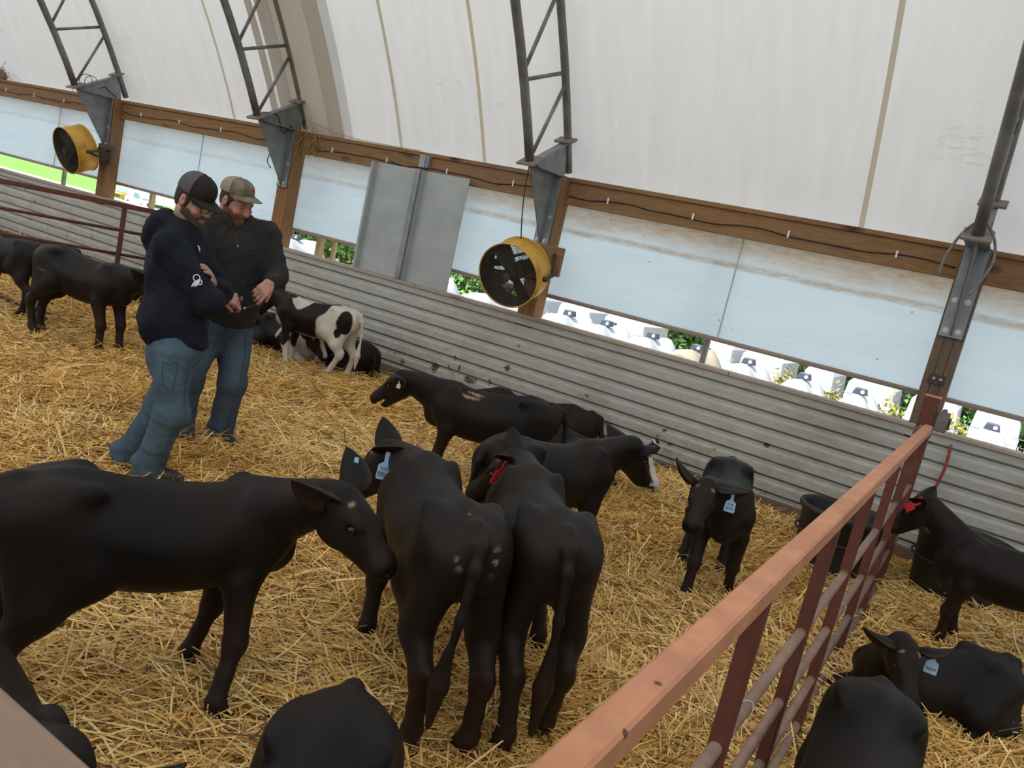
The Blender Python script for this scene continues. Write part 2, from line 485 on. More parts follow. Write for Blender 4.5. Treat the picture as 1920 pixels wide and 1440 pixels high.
# ---- rolled side curtain behind the posts
def curtain_mat():
    t = NT('white_side_curtain')
    z_ = t.xyz()['Z']; x_ = t.xyz()['X']
    n = t.noise(2.2, (.5, 1, 2.5), 5, .6); n2 = t.noise(11, (.6, 1, 2.0), 6, .75); n3 = t.noise(26, (.3, 1, 1), 4, .7)
    base = t.ramp(n, [(.3, (.67, .83, .94)), (.7, (.62, .77, .89))])
    zz = t.math('ADD', z_, t.math('MULTIPLY', t.math('SUBTRACT', n, .5), .16))
    top = t.ramp(zz, [(.0, 0.0), (1.0, 1.0)])
    mr = t.n('ShaderNodeMapRange'); t.l(zz, mr.inputs[0]); mr.inputs[1].default_value = .66; mr.inputs[2].default_value = .86
    k = t.math('MULTIPLY', mr.outputs[0], t.ramp(n2, [(.25, .35), (.65, 1.0)]))
    xr = t.n('ShaderNodeMapRange'); t.l(x_, xr.inputs[0]); xr.inputs[1].default_value = -9.0; xr.inputs[2].default_value = -3.5; xr.inputs[3].default_value = .35; xr.inputs[4].default_value = 1.0
    c = t.mix(t.math('MULTIPLY', k, t.math('MULTIPLY', xr.outputs[0], .95)), base, (.50, .36, .22))
    # dirt caught on an old fold line
    dz = t.math('ABSOLUTE', t.math('SUBTRACT', t.math('ADD', z_, t.math('MULTIPLY', t.math('SUBTRACT', n, .5), .05)), .685))
    l = t.ramp(dz, [(.012, 1.0), (.04, 0.0)])
    c = t.mix(t.math('MULTIPLY', t.math('MULTIPLY', l, t.ramp(n3, [(.3, .2), (.6, 1.0)])), t.math('MULTIPLY', xr.outputs[0], .75)), c, (.42, .32, .21))
    v = t.n('ShaderNodeTexVoronoi'); v.inputs['Scale'].default_value = 5.5; t.l(t.vec(), v.inputs['Vector'])
    c = t.mix(t.ramp(v.outputs['Distance'], [(.045, .8), (.06, 0.0)]), c, (.25, .27, .28))
    d = t.n('ShaderNodeBsdfDiffuse'); tr = t.n('ShaderNodeBsdfTranslucent'); mx = t.n('ShaderNodeMixShader')
    wn = t.bump(t.noise(1.6, (.5, 1, 3), 5, .6), .5, .06)
    t.l(c, d.inputs[0]); t.l(c, tr.inputs[0]); mx.inputs[0].default_value = .46
    t.l(wn, d.inputs['Normal'])
    t.l(d.outputs[0], mx.inputs[1]); t.l(tr.outputs[0], mx.inputs[2]); t.l(mx.outputs[0], t.out.inputs[0])
    return t.m
cur = thing('side_curtain', 'long white roll-up side curtain hanging below the eave beam, stained brown along its top', 'curtain', (0, 7.44, 1.3))
rows = []
nx = 240
for zi in range(13):
    f = zi / 12
    row = []
    for k in range(nx + 1):
        x = XL + (XR - XL) * k / nx
        w = .010 * math.sin(x * 2.3 + f * 4) + .007 * math.sin(x * 5.1 - f * 7) + .05 * f * math.sin(f * PI)
        row.append((x, w * (1 - abs(2*f-1)*.6), f * 1.16))
    rows.append(row)
c_ = MB(); c_.grid(rows); c_.build('cloth', curtain_mat(), cur, fix=False)
hm = MB(); hm.tube([(XL, 0, -.008), (XR, 0, -.008)], .021, 8)
hm.build('hem_pipe', simple('curtain_hem', (.34, .255, .20), (.26, .19, .15), 3, (1, 8, 8), .8), cur)
for xs_ in (-2.26, -5.97, -10.0, -13.6):  # grey strips: curtain seams with the shadow of poles behind painted in
    m = MB(); m.box((xs_ - .006, -.012, .0), (xs_ + .006, -.004, 1.0)); m.build('seam_pole_shadow', simple('grey_seam_shadow', (.5, .53, .55), (.38, .40, .42), 30), cur)

FLANGE = simple('rusty_flange', (.30, .25, .20), (.2, .17, .15), 12, (1, 1, 1), .7, .3)
# ---- main posts with their steel brackets and arched trusses
pl_lab = ['dark weathered timber post behind the red gate', 'timber post carrying the big yellow fan by the metal wall', 'timber post between the bearded man and the sheet metal panels', 'timber post with the small far yellow fan']
for i, X in enumerate(POSTX):
    t = thing('timber_post', pl_lab[i], 'post', (X, 7.32, 0), group='timber posts along the side wall')
    m = MB(); wd = WOOD_OLD if i == 0 else WOOD_Z
    for k in range(3):
        x0 = -.10 + k * .0667
        m.box((x0 + .001, -.09, .9), (x0 + .0657, .10, 2.50))
    p = m.build('ply', wd, t, bevel=.004)
    if i == 0:
        m = MB(); m.box((-.055, -.104, 1.40), (.06, -.091, 1.475)); q = m.build('hinge_plate', DARK_IRON, t, bevel=.002)
        for xx in (-.02, .03):
            m = MB(); m.tube([(xx, -.104, 1.445), (xx, -.118, 1.445)], .011, 8); m.build('bolt', BOLT, q)
        m = MB()
        for k in range(5):
            zc = 1.405 - k * .022
            m.tube([(.005 + .006 * math.cos(a) * (1 if k % 2 else .4), -.112 + .006 * math.cos(a) * (.4 if k % 2 else 1), zc + .016 * math.sin(a)) for a in np.linspace(0, 2*PI, 9)[:-1]], .0035, 5, closed=True)
        m.build('chain', simple('old_chain', (.22, .18, .12), (.12, .09, .06), 20, (1, 1, 1), .5, .6), t)
    # bracket
    b = thing('steel_bracket', ['galvanised bracket plate seen edge-on at the top of the dark gate post', 'grey triangular steel bracket above the big yellow fan', 'grey triangular steel bracket with straw stuffed behind it', 'grey triangular steel bracket with coiled black wire, above the far fan'][i], 'bracket', (X, 7.22, 1.8), group='steel truss brackets')
    m = MB(); m.box((-.085, -.016, -.02), (.085, 0, .70)); m.build('back_plate', GALV, b, bevel=.002)
    m = MB()
    m.prism([(-.006, -.015, -.01), (-.006, -.53, .69), (-.006, -.015, .69)], (.012, 0, 0))
    m.prism([(-.006, -.53, .70), (-.006, .03, 1.01), (-.006, .10, .98), (-.006, .16, .70)], (.012, 0, 0))
    m.build('gusset', GALV, b)
    m = MB(); m.box((-.085, -.50, .685), (.085, .02, .697)); m.build('stiffener', GALV, b)
    m = MB(); m.bar((0, -.535, .705), (0, .05, 1.025), .09, .012, (0, -.4, 1)); m.build('top_flange', GALV, b)
    m = MB()
    m.prism([(-.10, -.61, .665), (-.10, -.45, .755), (-.06, -.42, .772), (.06, -.42, .772), (.10, -.45, .755), (.10, -.61, .665)][::-1], (0, -.012, .02))
    m.build('foot_flange', FLANGE, b, bevel=.003); m = MB()
    m.prism([(-.10, -.02, 1.0), (-.10, .10, 1.065), (.10, .10, 1.065), (.10, -.02, 1.0)][::-1], (0, -.012, .02))
    m.build('foot_flange', FLANGE, b, bevel=.003)
    for (xx, zz) in ((-.045, .03), (.045, .03), (-.045, .27), (.045, .27)):
        m = MB(); m.tube([(xx, -.014, zz), (xx, -.032, zz)], .017, 6); m.tube([(xx, -.014, zz), (xx, -.02, zz)], .024, 10); m.build('bolt', BOLT, b)
    # truss
    tr = thing('arched_truss', ['curved pipe rib rising from the gate post out of the picture', 'curved lattice truss above the big yellow fan', 'curved lattice truss in front of the brown roof joint', 'curved lattice truss farthest along the barn, above the far fan'][i], 'truss', (X, 7.22, 2.5), group='arched roof trusses')
    def A(s, off):
        y, z_ = arch(s, off); return Vector((0, y - 7.22, z_ - 2.5))
    s_in0 = .033
    ch = MB(); ch.tube([A(s_in0 + (2*A0 - 2*s_in0) * k / 60, -.70) for k in range(61)], .043, 12); ch.build('inner_chord', GALV_PIPE, tr)
    ch = MB(); ch.tube([A(.004 + (2*A0 - .008) * k / 60, 0) for k in range(61)], .040, 12); ch.build('outer_chord', GALV_PIPE, tr)
    stp = .077
    s = s_in0 + .004
    for k in range(12):
        w = MB(); w.tube([A(s, -.70), A(s + stp * .62, 0)], .019, 8); w.build('web', GALV_PIPE, tr)
        w = MB(); w.tube([A(s + stp * .74, 0), A(s + stp * .92, -.70)], .019, 8); w.build('web', GALV_PIPE, tr)
        s += stp

# wires, cables and small gear on the beam
def cable(label, pts, r=.005, mat=None, name='cable', cat='cable', group=None, sub=True):
    P = [Vector(p) for p in pts]
    if sub and len(P) > 2:
        Q = []
        for i in range(len(P) - 1):
            p0 = P[max(i-1, 0)]; p1 = P[i]; p2 = P[i+1]; p3 = P[min(i+2, len(P)-1)]
            for k in range(5):
                u = k / 5
                Q.append(.5 * ((2*p1) + (p2-p0)*u + (2*p0-5*p1+4*p2-p3)*u*u + (3*p1-p0-3*p2+p3)*u**3))
        P = Q + [P[-1]]
    m = MB(); m.tube(P, r, 6)
    return tag(m.build(name, mat or BLACK_PL), label, cat, group)
for i, (xa, xb, lab) in enumerate(((-.52, -4.1, 'thin black wire stapled along the beam right of the big yellow fan'), (-4.34, -7.9, 'thin black wire along the beam above the sheet metal panels'), (-8.2, -11.8, 'thin black wire along the beam between the two far posts'), (-12.05, -15.6, 'thin black wire along the beam left of the far fan'))):
    n = 16; rnd = random.Random(i)
    w = cable(lab, [(xa + (xb - xa) * k / n, 7.352, 2.335 + .014 * math.sin(k * 1.1 + i) - .012 * (k % 3 == 0)) for k in range(n + 1)], .0055, group='wires along the eave beam')
    m = MB()
    for k in range(4):
        x = xa + (xb - xa) * (k + .5) / 4
        m.box((x - .008, 7.343, 2.315), (x + .008, 7.360, 2.375))
    c = m.build('staple', TAG_WHITE, w)
jb = thing('junction_box', 'small grey electrical box on the beam above the metal panels', 'junction box', (-5.98, 7.35, 2.40))
m = MB(); m.box((-.06, -.05, -.065), (.06, .01, .065)); m.build('box', simple('grey_box', (.30, .32, .34), (.22, .24, .26)), jb, bevel=.008)
m = MB(); m.box((-.065, -.062, -.07), (.02, -.05, .07)); m.build('cover', simple('grey_cover', (.36, .38, .40), (.3, .32, .34)), jb, bevel=.004)
cable('black wire looping out of the junction box to the panels', [(-5.98, 7.30, 2.33), (-5.97, 7.28, 2.26), (-6.1, 7.3, 2.29), (-6.5, 7.34, 2.34)], .006)
cable('coil of thin black wire on the far bracket', [(-11.93 + .02 * math.sin(a), 6.80 + .11 * math.cos(a) + a * .012, 2.62 + .10 * math.sin(a)) for a in np.linspace(0, 11, 30)] + [(-11.91, 7.1, 2.62), (-11.91, 7.3, 2.52)], .005, sub=False)
cable('black cable hanging from the middle bracket down to the big fan', [(-4.22, 6.69, 2.47), (-4.225, 6.71, 2.25), (-4.21, 6.75, 1.98), (-4.185, 6.80, 1.725)], .006)
cable('loop of black wire on the bracket beside the bird straw', [(-8.05, 6.72, 2.58), (-8.05, 6.95, 2.6), (-8.05, 7.05, 2.45), (-8.05, 7.12, 2.42), (-8.05, 7.18, 2.52), (-8.05, 7.26, 2.46)], .005)
cable('grey hose draped over the pipe rib at the gate post', [(-.565, 6.68, 2.20), (-.56, 6.68, 2.33), (-.50, 6.69, 2.52), (-.40, 6.66, 2.62), (-.30, 6.69, 2.53), (-.255, 6.68, 2.36), (-.31, 6.68, 2.16), (-.34, 6.68, 2.10)], .011, simple('grey_hose', (.20, .175, .17), (.16, .14, .13), 20), 'hose', 'hose')
cable('yellow baling twine strung along the roof edge by the bird straw', [(-7.98, 7.3, 2.66), (-7.7, 7.32, 2.60), (-7.2, 7.33, 2.53), (-6.75, 7.34, 2.515), (-6.1, 7.345, 2.512)], .005, simple('twine', (.55, .40, .10), (.4, .3, .1)), 'baling_twine', 'twine')
cable('loop of wire tied to the post beside the bearded man', [(-8.30, 7.2, 1.98), (-8.36, 7.18, 2.06), (-8.28, 7.16, 2.2), (-8.2, 7.17, 2.27)], .006)

# straw stuffed on the beam beside the third post
rnd = random.Random(5)
m = MB()
for k in range(150):
    p = Vector((-7.86 + rnd.gauss(0, .09), 7.30 + rnd.gauss(0, .03), 2.42 + rnd.gauss(0, .06)))
    d = Vector((rnd.gauss(0, .5), rnd.gauss(0, .3), rnd.gauss(-.5, .8))).normalized() * rnd.uniform(.08, .22)
    m.bar(p, p + d, .005, .003)
STRAWC = simple('dry_straw', (.50, .34, .11), (.28, .17, .06), 30)
tag(m.build('straw_tuft', STRAWC, fix=False), 'tuft of loose straw stuffed on the beam beside the third post', 'straw', kind='stuff')
m = MB()
for k in range(60):
    p = Vector((-15.6 + rnd.gauss(0, .25), 7.35 + rnd.gauss(0, .03), 2.56 + abs(rnd.gauss(0, .06))))
    d = Vector((rnd.gauss(0, .6), rnd.gauss(0, .3), rnd.gauss(.1, .5))).normalized() * rnd.uniform(.08, .22)
    m.bar(p, p + d, .006, .004)
m.sphere((-15.6, 7.38, 2.55), (.35, .08, .14))
tag(m.build('bird_nest', simple('nest', (.25, .16, .08), (.12, .08, .05), 30), fix=False), 'brown nest of straw on the beam at the far left', 'nest')

# sheet metal panels hung over the curtain
t = thing('sheet_metal_panel', 'two joined grey sheet metal panels standing on the sill in front of the curtain', 'panel', (-5.96, 7.27, 1.055))
w = .705
for k in (0, 1):
    x0 = -w + k * w
    m = MB()
    pr = [(x0, 0), (x0, -.06), (x0 + .03, -.06), (x0 + .055, .0), (x0 + .30, .004), (x0 + .62, .0), (x0 + .66, -.05), (x0 + .685, -.05), (x0 + w, 0)]
    if k: pr = [(x0, -.0), (x0 + .02, -.06), (x0 + .05, -.06), (x0 + .075, .0), (x0 + .40, .004), (x0 + .655, .0), (x0 + .69, -.045), (x0 + w, -.045)]
    m.prism([(a, b, 0) for a, b in pr] + [(a, b + .006, 0) for a, b in pr[::-1]], (0, 0, 1.245))
    q = m.build('sheet', PANEL_M, t)
m = MB(); m.box((-.03, -.085, 0), (.045, -.062, 1.245)); m.build('joint_strip', GALV, t, bevel=.003)
# ================================================================== GATES, TUBS, FANS
gx_ = -.298
t = thing('pen_gate', 'red steel pen gate running from the viewer to the dark post at the wall', 'gate', (gx_, .62, 0))
m = MB(); m.box((-.0275, -.45, 1.12), (.0275, 5.52, 1.175)); m.build('top_rail', RUST, t, bevel=.006)
for z_ in (.75, .50, .275, .06):
    m = MB(); m.tube([(0, -.45, z_), (0, 5.50, z_)], .017, 10); m.build('pipe', RUST_PIPE, t)
for y_ in (.33, 1.18, 2.07, 2.88, 3.81, 4.68, 5.46):
    m = MB(); m.box((-.020, y_ - .028, .02), (.020, y_ + .028, 1.121)); m.build('upright', RUST_D, t, bevel=.004)
for y_, z_ in ((1.4, .75), (3.2, .50)):
    m = MB(); m.tube([(.019 * math.cos(a), y_ + .012 * math.sin(a * 2), z_ + .019 * math.sin(a)) for a in np.linspace(0, 2*PI, 13)[:-1]], .0025, 5, closed=True)
    m.build('wire_tie', simple('tie_wire', (.5, .45, .38), (.35, .3, .25), 20), t)
t = thing('gate_post', 'dark red square steel post hinging the gate, in front of the dark timber post', 'post', (-.335, 6.36, 0))
m = MB(); m.box((-.05, -.05, -.05), (.05, .05, 1.36)); m.build('tube', RUST_D, t, bevel=.006)
m = MB(); m.box((-.053, -.053, 1.352), (.053, .053, 1.362)); m.build('cap', RUST, t)
for z_ in (1.10, .30):
    m = MB(); m.box((-.058, -.058, z_ - .03), (.058, .058, z_ + .03)); m.box((.0, -.24, z_ - .018), (.03, -.055, z_ + .018)); m.tube([(.0, -.09, z_ - .05), (.0, -.09, z_ + .05)], .028, 10); m.build('hinge_collar', RUST_PIPE, t, bevel=.004)
m = MB(); m.box((.055, -.03, 1.13), (.135, .04, 1.27)); m.box((.08, -.02, 1.265), (.11, .03, 1.29)); m.box((.135, -.01, 1.15), (.15, .03, 1.24)); m.build('latch_box', simple('grey_latch', (.20, .18, .165), (.12, .11, .10), 12, (1, 1, 1), .6, .3), t, bevel=.006)
cable('rusty red chain hanging on the wall behind the gate post', [(-.16, 7.15, .98), (-.15, 7.14, .80), (-.17, 7.14, .62)], .013, simple('red_chain', (.35, .06, .03), (.2, .04, .03), 30), 'chain', 'chain')
# left gate across the far pen
t = thing('far_pen_gate', 'dark red pipe gate behind the calves at the far left', 'gate', (-9.55, 6.45, 0), math.atan2(1.35, .9))
m = MB(); m.box((-3.6, -.028, 1.085), (.1, .028, 1.145)); m.build('top_rail', RUST_D, t, bevel=.005)
for z_ in (.80, .50, .22):
    m = MB(); m.tube([(-3.6, 0, z_), (.08, 0, z_)], .019, 8); m.build('pipe', RUST_D, t)
for x_ in (-.26, -3.4, .08):
    m = MB(); m.box((x_ - .03, -.022, .02), (x_ + .03, .022, 1.086)); m.build('upright', RUST_D, t, bevel=.004)
m = MB(); m.tube([(-10.6, 4.55, .05), (-7.75, 4.33, .045)], .022, 8)
tag(m.build('ground_pipe', DARK_IRON), 'dark pipe lying on the straw at the far left behind a calf', 'pipe')
m = MB(); m.box((-8.36, 7.205, 1.24), (-8.18, 7.222, 1.31)); m.tube([(-8.20, 7.206, 1.275), (-8.20, 7.196, 1.275)], .014, 8)
tag(m.build('strap_bracket', DARK_IRON, bevel=.003), 'dark iron strap bolted to the post beside the bearded man', 'bracket')
# worn plank right below the viewer
t = thing('worn_plank', 'worn brown plank rail in the bottom left corner', 'plank', (-1.3, .385, 0))
m = MB(); m.box((-2.6, -.09, 1.115), (1.0, .075, 1.155)); m.build('board', WOOD_PLANK, t, bevel=.006)
for x_ in (-2.4, .85):
    m = MB(); m.box((x_ - .05, -.09, -.05), (x_ + .05, -.02, 1.115)); m.build('leg', WOOD_OLD, t, bevel=.005)

def tub(x, y, r, h, label):
    t = thing('feed_tub', label, 'tub', (x, y, 0), 0, 'black rubber tubs by the gate post')
    m = MB(); n = 40; pr = [(.0, -.03), (r * .84, -.03), (r * .86, .02), (r * .97, h - .05), (r * 1.04, h - .045), (r * 1.06, h - .02), (r * 1.04, h), (r * .98, h), (r * .95, h - .03), (r * .82, .05), (0, .045)]
    rows = [[(a * math.cos(2*PI*k/n), a * math.sin(2*PI*k/n), b) for k in range(n)] for a, b in pr]
    m.grid(rows, 0, True, True); m.build('shell', BLACK_RUB, t)
    m = MB()
    m.tube([((r * 1.0) * math.cos(2*PI*k/n), r * 1.0 * math.sin(2*PI*k/n), h * .55) for k in range(n)], .009, 6, closed=True); m.build('moulded_rib', BLACK_RUB, t)
    return t
tub(-.64, 6.10, .29, .44, 'black rubber tub left of the red gate')
tub(.13, 6.50, .31, .46, 'black rubber tub right of the gate post behind the calf with red tags')

def fan(c, n, r, dp, postx, label, zb):
    """c: centre of the front rim; n: blowing direction"""
    n = Vector(n).normalized(); x = Vector((0, 0, 1)).cross(n).normalized(); y = n.cross(x)
    T = Matrix((x, y, n)).transposed().to_4x4(); T.translation = Vector(c)
    t = thing('drum_fan', label, 'fan', c, 0, 'yellow drum fans on the posts')
    def P(mb, name, mats, par, **k):
        mb.v = [tuple((T @ Vector(v)) - Vector(c)) for v in mb.v]
        return mb.build(name, mats, par, **k)
    N = 48
    ring = lambda rr, zz: [(rr * math.cos(2*PI*k/N), rr * math.sin(2*PI*k/N), zz) for k in range(N)]
    m = MB(); m.grid([ring(r, -dp), ring(r, -dp + .012), ring(r * 1.012, -dp + .012), ring(r * 1.012, -dp), ], 0, True, True)
    m.grid([ring(r * .985, -dp), ring(r, -dp), ring(r, 0), ring(r * .985, 0), ring(r * .985, -dp)], 0, True, True)
    m.tube(ring(r, 0), .007, 8, closed=True); m.tube(ring(r, -dp), .007, 8, closed=True)
    P(m, 'drum', FAN_YEL, t)
    m = MB(); m.grid([ring(r * .98, -dp + .005), ring(r * .98, -.005)], 0, True, True); P(m, 'drum_lining', FAN_DARK, t, fix=False)
    m = MB()
    for k in range(1, 21): m.tube(ring(r * (.14 + .83 * k / 20), -.004 + .022 * (1 - (k / 20) ** 2)), .0020, 5, closed=True)
    for k in range(8):
        a = 2*PI*k/8 + .2
        m.tube([(q * r * math.cos(a), q * r * math.sin(a), -.004 + .022 * (1 - q * q) - .004) for q in (.12, .5, .98)], .0035, 5)
    m.tube([(0, 0, .02), (0, 0, .030)], r * .13, 20); P(m, 'front_guard', FAN_DARK, t)
    m = MB()
    for k in range(1, 16): m.tube(ring(r * k / 15.3, -dp + .002), .0022, 4, closed=True)
    for k in range(10):
        a = 2*PI*k/10
        m.tube([(0, 0, -dp), (r * math.cos(a), r * math.sin(a), -dp)], .003, 4)
    P(m, 'rear_guard', FAN_DARK, t)
    m = MB(); m.tube([(0, 0, -dp - .03), (0, 0, -dp * .42)], [.085, .085], 18); P(m, 'motor', FAN_DARK, t)
    m = MB(); m.bar((-r * .98, .02, -dp * .82), (r * .98, .02, -dp * .82), .05, .012, (0, 0, 1)); m.bar((-r * .98, -.06, -dp * .82), (r * .98, -.06, -dp * .82), .02, .012, (0, 0, 1)); P(m, 'motor_mount', FAN_DARK, t)
    m = MB(); m.tube([(0, 0, -dp * .5), (0, 0, -dp * .28)], .045, 14); hb = P(m, 'hub', FAN_DARK, t)
    for k in range(4):
        a = 2*PI*k/4 + .55
        ca, sa = math.cos(a), math.sin(a)
        rows = []
        for q in np.linspace(.1, .94, 7):
            wd = r * (.18 + .26 * math.sin(min(1, q * 1.1) * PI * .62)); row = []
            for e in np.linspace(-.5, .5, 5):
                px, py, pz = q * r, e * wd * 1.15, -dp * .40 + e * wd * .55 * (1 - .4 * q) + .01 * (e * 2) ** 2
                row.append((px * ca - py * sa, px * sa + py * ca, pz))
            rows.append(row)
        m = MB(); m.grid(rows); m.grid([[(a_, b_, c_ - .003) for a_, b_, c_ in row] for row in rows]); P(m, 'blade', FAN_DARK, t, fix=False)
    # yoke of bent pipe to a board on the post
    Ti = T.inverted()
    bd = Vector((postx + .12, 7.16, zb))
    for s_ in (-1, 1):
        a = Vector((s_ * r * 1.06, 0, -dp * .5)); b = Ti @ (bd + Vector((s_ * .10, 0, .06))); b2 = Ti @ (bd + Vector((s_ * .10, 0, -.10)))
        k1 = Vector((s_ * r * 1.10, .0, -dp * 1.02)); up = Vector((a.x, r * .35, -dp * 1.25))
        m = MB(); m.tube([a, (a + k1) / 2, k1, (k1 + b) / 2, b], .016, 8); m.tube([a, (a + b2) / 2 + Vector((s_ * .05, 0, 0)), b2], .014, 8)
        P(m, 'yoke_arm', DARK_IRON, t)
        m = MB(); m.tube([(s_ * r * .99, 0, -dp * .5), (s_ * r * 1.13, 0, -dp * .5)], .026, 10); P(m, 'pivot_knob', DARK_IRON, t)
    b = tag(MB().box((postx - .08, 7.17, zb - .15), (postx + .30, 7.222, zb + .14)).build('fan_board', WOOD_Z if postx > -6 else WOOD_OLD, bevel=.005), 'board on the post carrying the %s fan' % ('big yellow' if postx > -6 else 'small far'), 'board', 'fan mounting boards')
    return t
fan((-4.17, 6.66, 1.425), (.12, -.94, -.32), .315, .29, -4.22, 'big yellow drum fan on the post right of the metal panels', 1.66)
fan((-11.92, 6.66, 1.605), (-.03, -.93, -.36), .325, .29, -11.93, 'yellow drum fan on the farthest post at the left', 1.68)
# ================================================================== sculpting: signed distance fields meshed by surface nets
class Field:
    def __init__(s, xs, ys, zs):
        s.ax = [np.asarray(a, np.float32) for a in (xs, ys, zs)]
        s.D = np.full([len(a) for a in s.ax], 10.0, np.float32)
    @staticmethod
    def uni(lo, hi, h):
        return Field(*[np.arange(lo[i], hi[i] + h, h) for i in range(3)])
    def op(s, lo, hi, fn, k=.02, sub=False):
        sl = []
        for i in range(3):
            a = np.searchsorted(s.ax[i], lo[i] - k * 1.6 - .01); b = np.searchsorted(s.ax[i], hi[i] + k * 1.6 + .01)
            if b <= a: return s
            sl.append(slice(a, b))
        X = s.ax[0][sl[0]][:, None, None]; Y = s.ax[1][sl[1]][None, :, None]; Z = s.ax[2][sl[2]][None, None, :]
        d = fn(X, Y, Z)
        D = s.D[tuple(sl)]
        k = max(k, 1e-4)
        if sub:
            d = -d; h = np.maximum(k - np.abs(D - d), 0) / k
            s.D[tuple(sl)] = np.maximum(D, d) + h * h * k * .25
        else:
            h = np.maximum(k - np.abs(D - d), 0) / k
            s.D[tuple(sl)] = np.minimum(D, d) - h * h * k * .25
        return s
    def cone(s, a, b, ra, rb, k=.02, flat=None, sub=False):
        a = np.asarray(a, float); b = np.asarray(b, float)
        r = max(ra, rb) * (max(1, flat[1]) if flat else 1)
        lo = np.minimum(a, b) - r; hi = np.maximum(a, b) + r
        ba = b - a; bb = float(ba @ ba) + 1e-9
        if flat:
            n = np.asarray(flat[0], float); n = n / np.linalg.norm(n); f = 1 / flat[1] - 1
            ba = ba + n * (ba @ n) * f; bb = float(ba @ ba) + 1e-9
        def fn(X, Y, Z):
            x, y, z = X - a[0], Y - a[1], Z - a[2]
            if flat:
                q = (x * n[0] + y * n[1] + z * n[2]) * f
                x, y, z = x + n[0] * q, y + n[1] * q, z + n[2] * q
            t = np.clip((x * ba[0] + y * ba[1] + z * ba[2]) / bb, 0, 1)
            return np.sqrt((x - t * ba[0]) ** 2 + (y - t * ba[1]) ** 2 + (z - t * ba[2]) ** 2) - (ra + (rb - ra) * t)
        return s.op(lo, hi, fn, k, sub)
    def chain(s, pts, rs, k=.02, flat=None):
        for i in range(len(pts) - 1): s.cone(pts[i], pts[i + 1], rs[i], rs[i + 1], k, flat)
        return s
    def ell(s, c, r, k=.02, ax=None, sub=False):
        c = np.asarray(c, float); r = np.asarray(r, float)
        ax = np.eye(3) if ax is None else np.asarray(ax, float)
        ext = np.sqrt(((ax * r[:, None]) ** 2).sum(0))
        def fn(X, Y, Z):
            x, y, z = X - c[0], Y - c[1], Z - c[2]
            k0 = 0; k1 = 0
            for i in range(3):
                q = x * ax[i][0] + y * ax[i][1] + z * ax[i][2]
                k0 = k0 + (q / r[i]) ** 2; k1 = k1 + (q / r[i] ** 2) ** 2
            k0 = np.sqrt(k0); return k0 * (k0 - 1) / np.maximum(np.sqrt(k1), 1e-6)
        return s.op(c - ext, c + ext, fn, k, sub)
    def plane_cut(s, p, n, k=.004):
        """remove what lies on the +n side"""
        p = np.asarray(p, float); n = np.asarray(n, float); n = n / np.linalg.norm(n)
        X = s.ax[0][:, None, None]; Y = s.ax[1][None, :, None]; Z = s.ax[2][None, None, :]
        d = (X - p[0]) * n[0] + (Y - p[1]) * n[1] + (Z - p[2]) * n[2]
        s.D = np.maximum(s.D, d.astype(np.float32)); return s
    def mesh(s, relax=1):
        D = s.D; neg = D < 0
        nx, ny, nz = D.shape
        cnt = np.zeros((nx-1, ny-1, nz-1), np.int8)
        for i in (0, 1):
            for j in (0, 1):
                for k in (0, 1):
                    cnt += neg[i:nx-1+i, j:ny-1+j, k:nz-1+k]
        act = (cnt > 0) & (cnt < 8)
        I = np.argwhere(act); idx = np.full(act.shape, -1, np.int64); idx[act] = np.arange(len(I))
        cor = np.array([(i, j, k) for i in (0, 1) for j in (0, 1) for k in (0, 1)])
        vals = np.stack([D[I[:, 0]+c[0], I[:, 1]+c[1], I[:, 2]+c[2]] for c in cor], 1)
        acc = np.zeros((len(I), 3)); n = np.zeros(len(I))
        for a in range(8):
            for b in range(a + 1, 8):
                df = cor[b] - cor[a]
                if abs(df).sum() != 1: continue
                m = (vals[:, a] < 0) != (vals[:, b] < 0)
                t = vals[:, a] / np.where(m, vals[:, a] - vals[:, b], 1)
                acc += np.where(m[:, None], cor[a] + df * t[:, None], 0); n += m
        loc = acc / n[:, None]
        V = np.empty((len(I), 3))
        for d in range(3):
            A = s.ax[d]; i0 = I[:, d]; V[:, d] = A[i0] + (A[i0 + 1] - A[i0]) * loc[:, d]
        Q = []
        for d in range(3):
            e, f = (d + 1) % 3, (d + 2) % 3
            a = [slice(None)] * 3; b = [slice(None)] * 3
            a[d] = slice(0, D.shape[d]-1); b[d] = slice(1, D.shape[d])
            for q in (e, f): a[q] = slice(1, D.shape[q]-1); b[q] = slice(1, D.shape[q]-1)
            na, nb = neg[tuple(a)], neg[tuple(b)]
            E_ = np.argwhere(na != nb)
            if not len(E_): continue
            flip = na[tuple(E_.T)]
            base = E_.copy(); base[:, e] += 1; base[:, f] += 1
            def cell(de, df_):
                c = base.copy(); c[:, e] -= de; c[:, f] -= df_
                return idx[c[:, 0], c[:, 1], c[:, 2]]
            q4 = np.stack([cell(1, 1), cell(0, 1), cell(0, 0), cell(1, 0)], 1)
            q4[~flip] = q4[~flip][:, ::-1]
            Q.append(q4)
        F = np.concatenate(Q)
        F = F[(F >= 0).all(1)]
        for _ in range(relax):
            Sx = np.zeros_like(V); c = np.zeros(len(V))
            for i in range(4):
                j = (i + 1) % 4
                np.add.at(Sx, F[:, i], V[F[:, j]]); np.add.at(c, F[:, i], 1)
                np.add.at(Sx, F[:, j], V[F[:, i]]); np.add.at(c, F[:, j], 1)
            V = V * .5 + .5 * Sx / np.maximum(c, 1)[:, None]
        return V, F

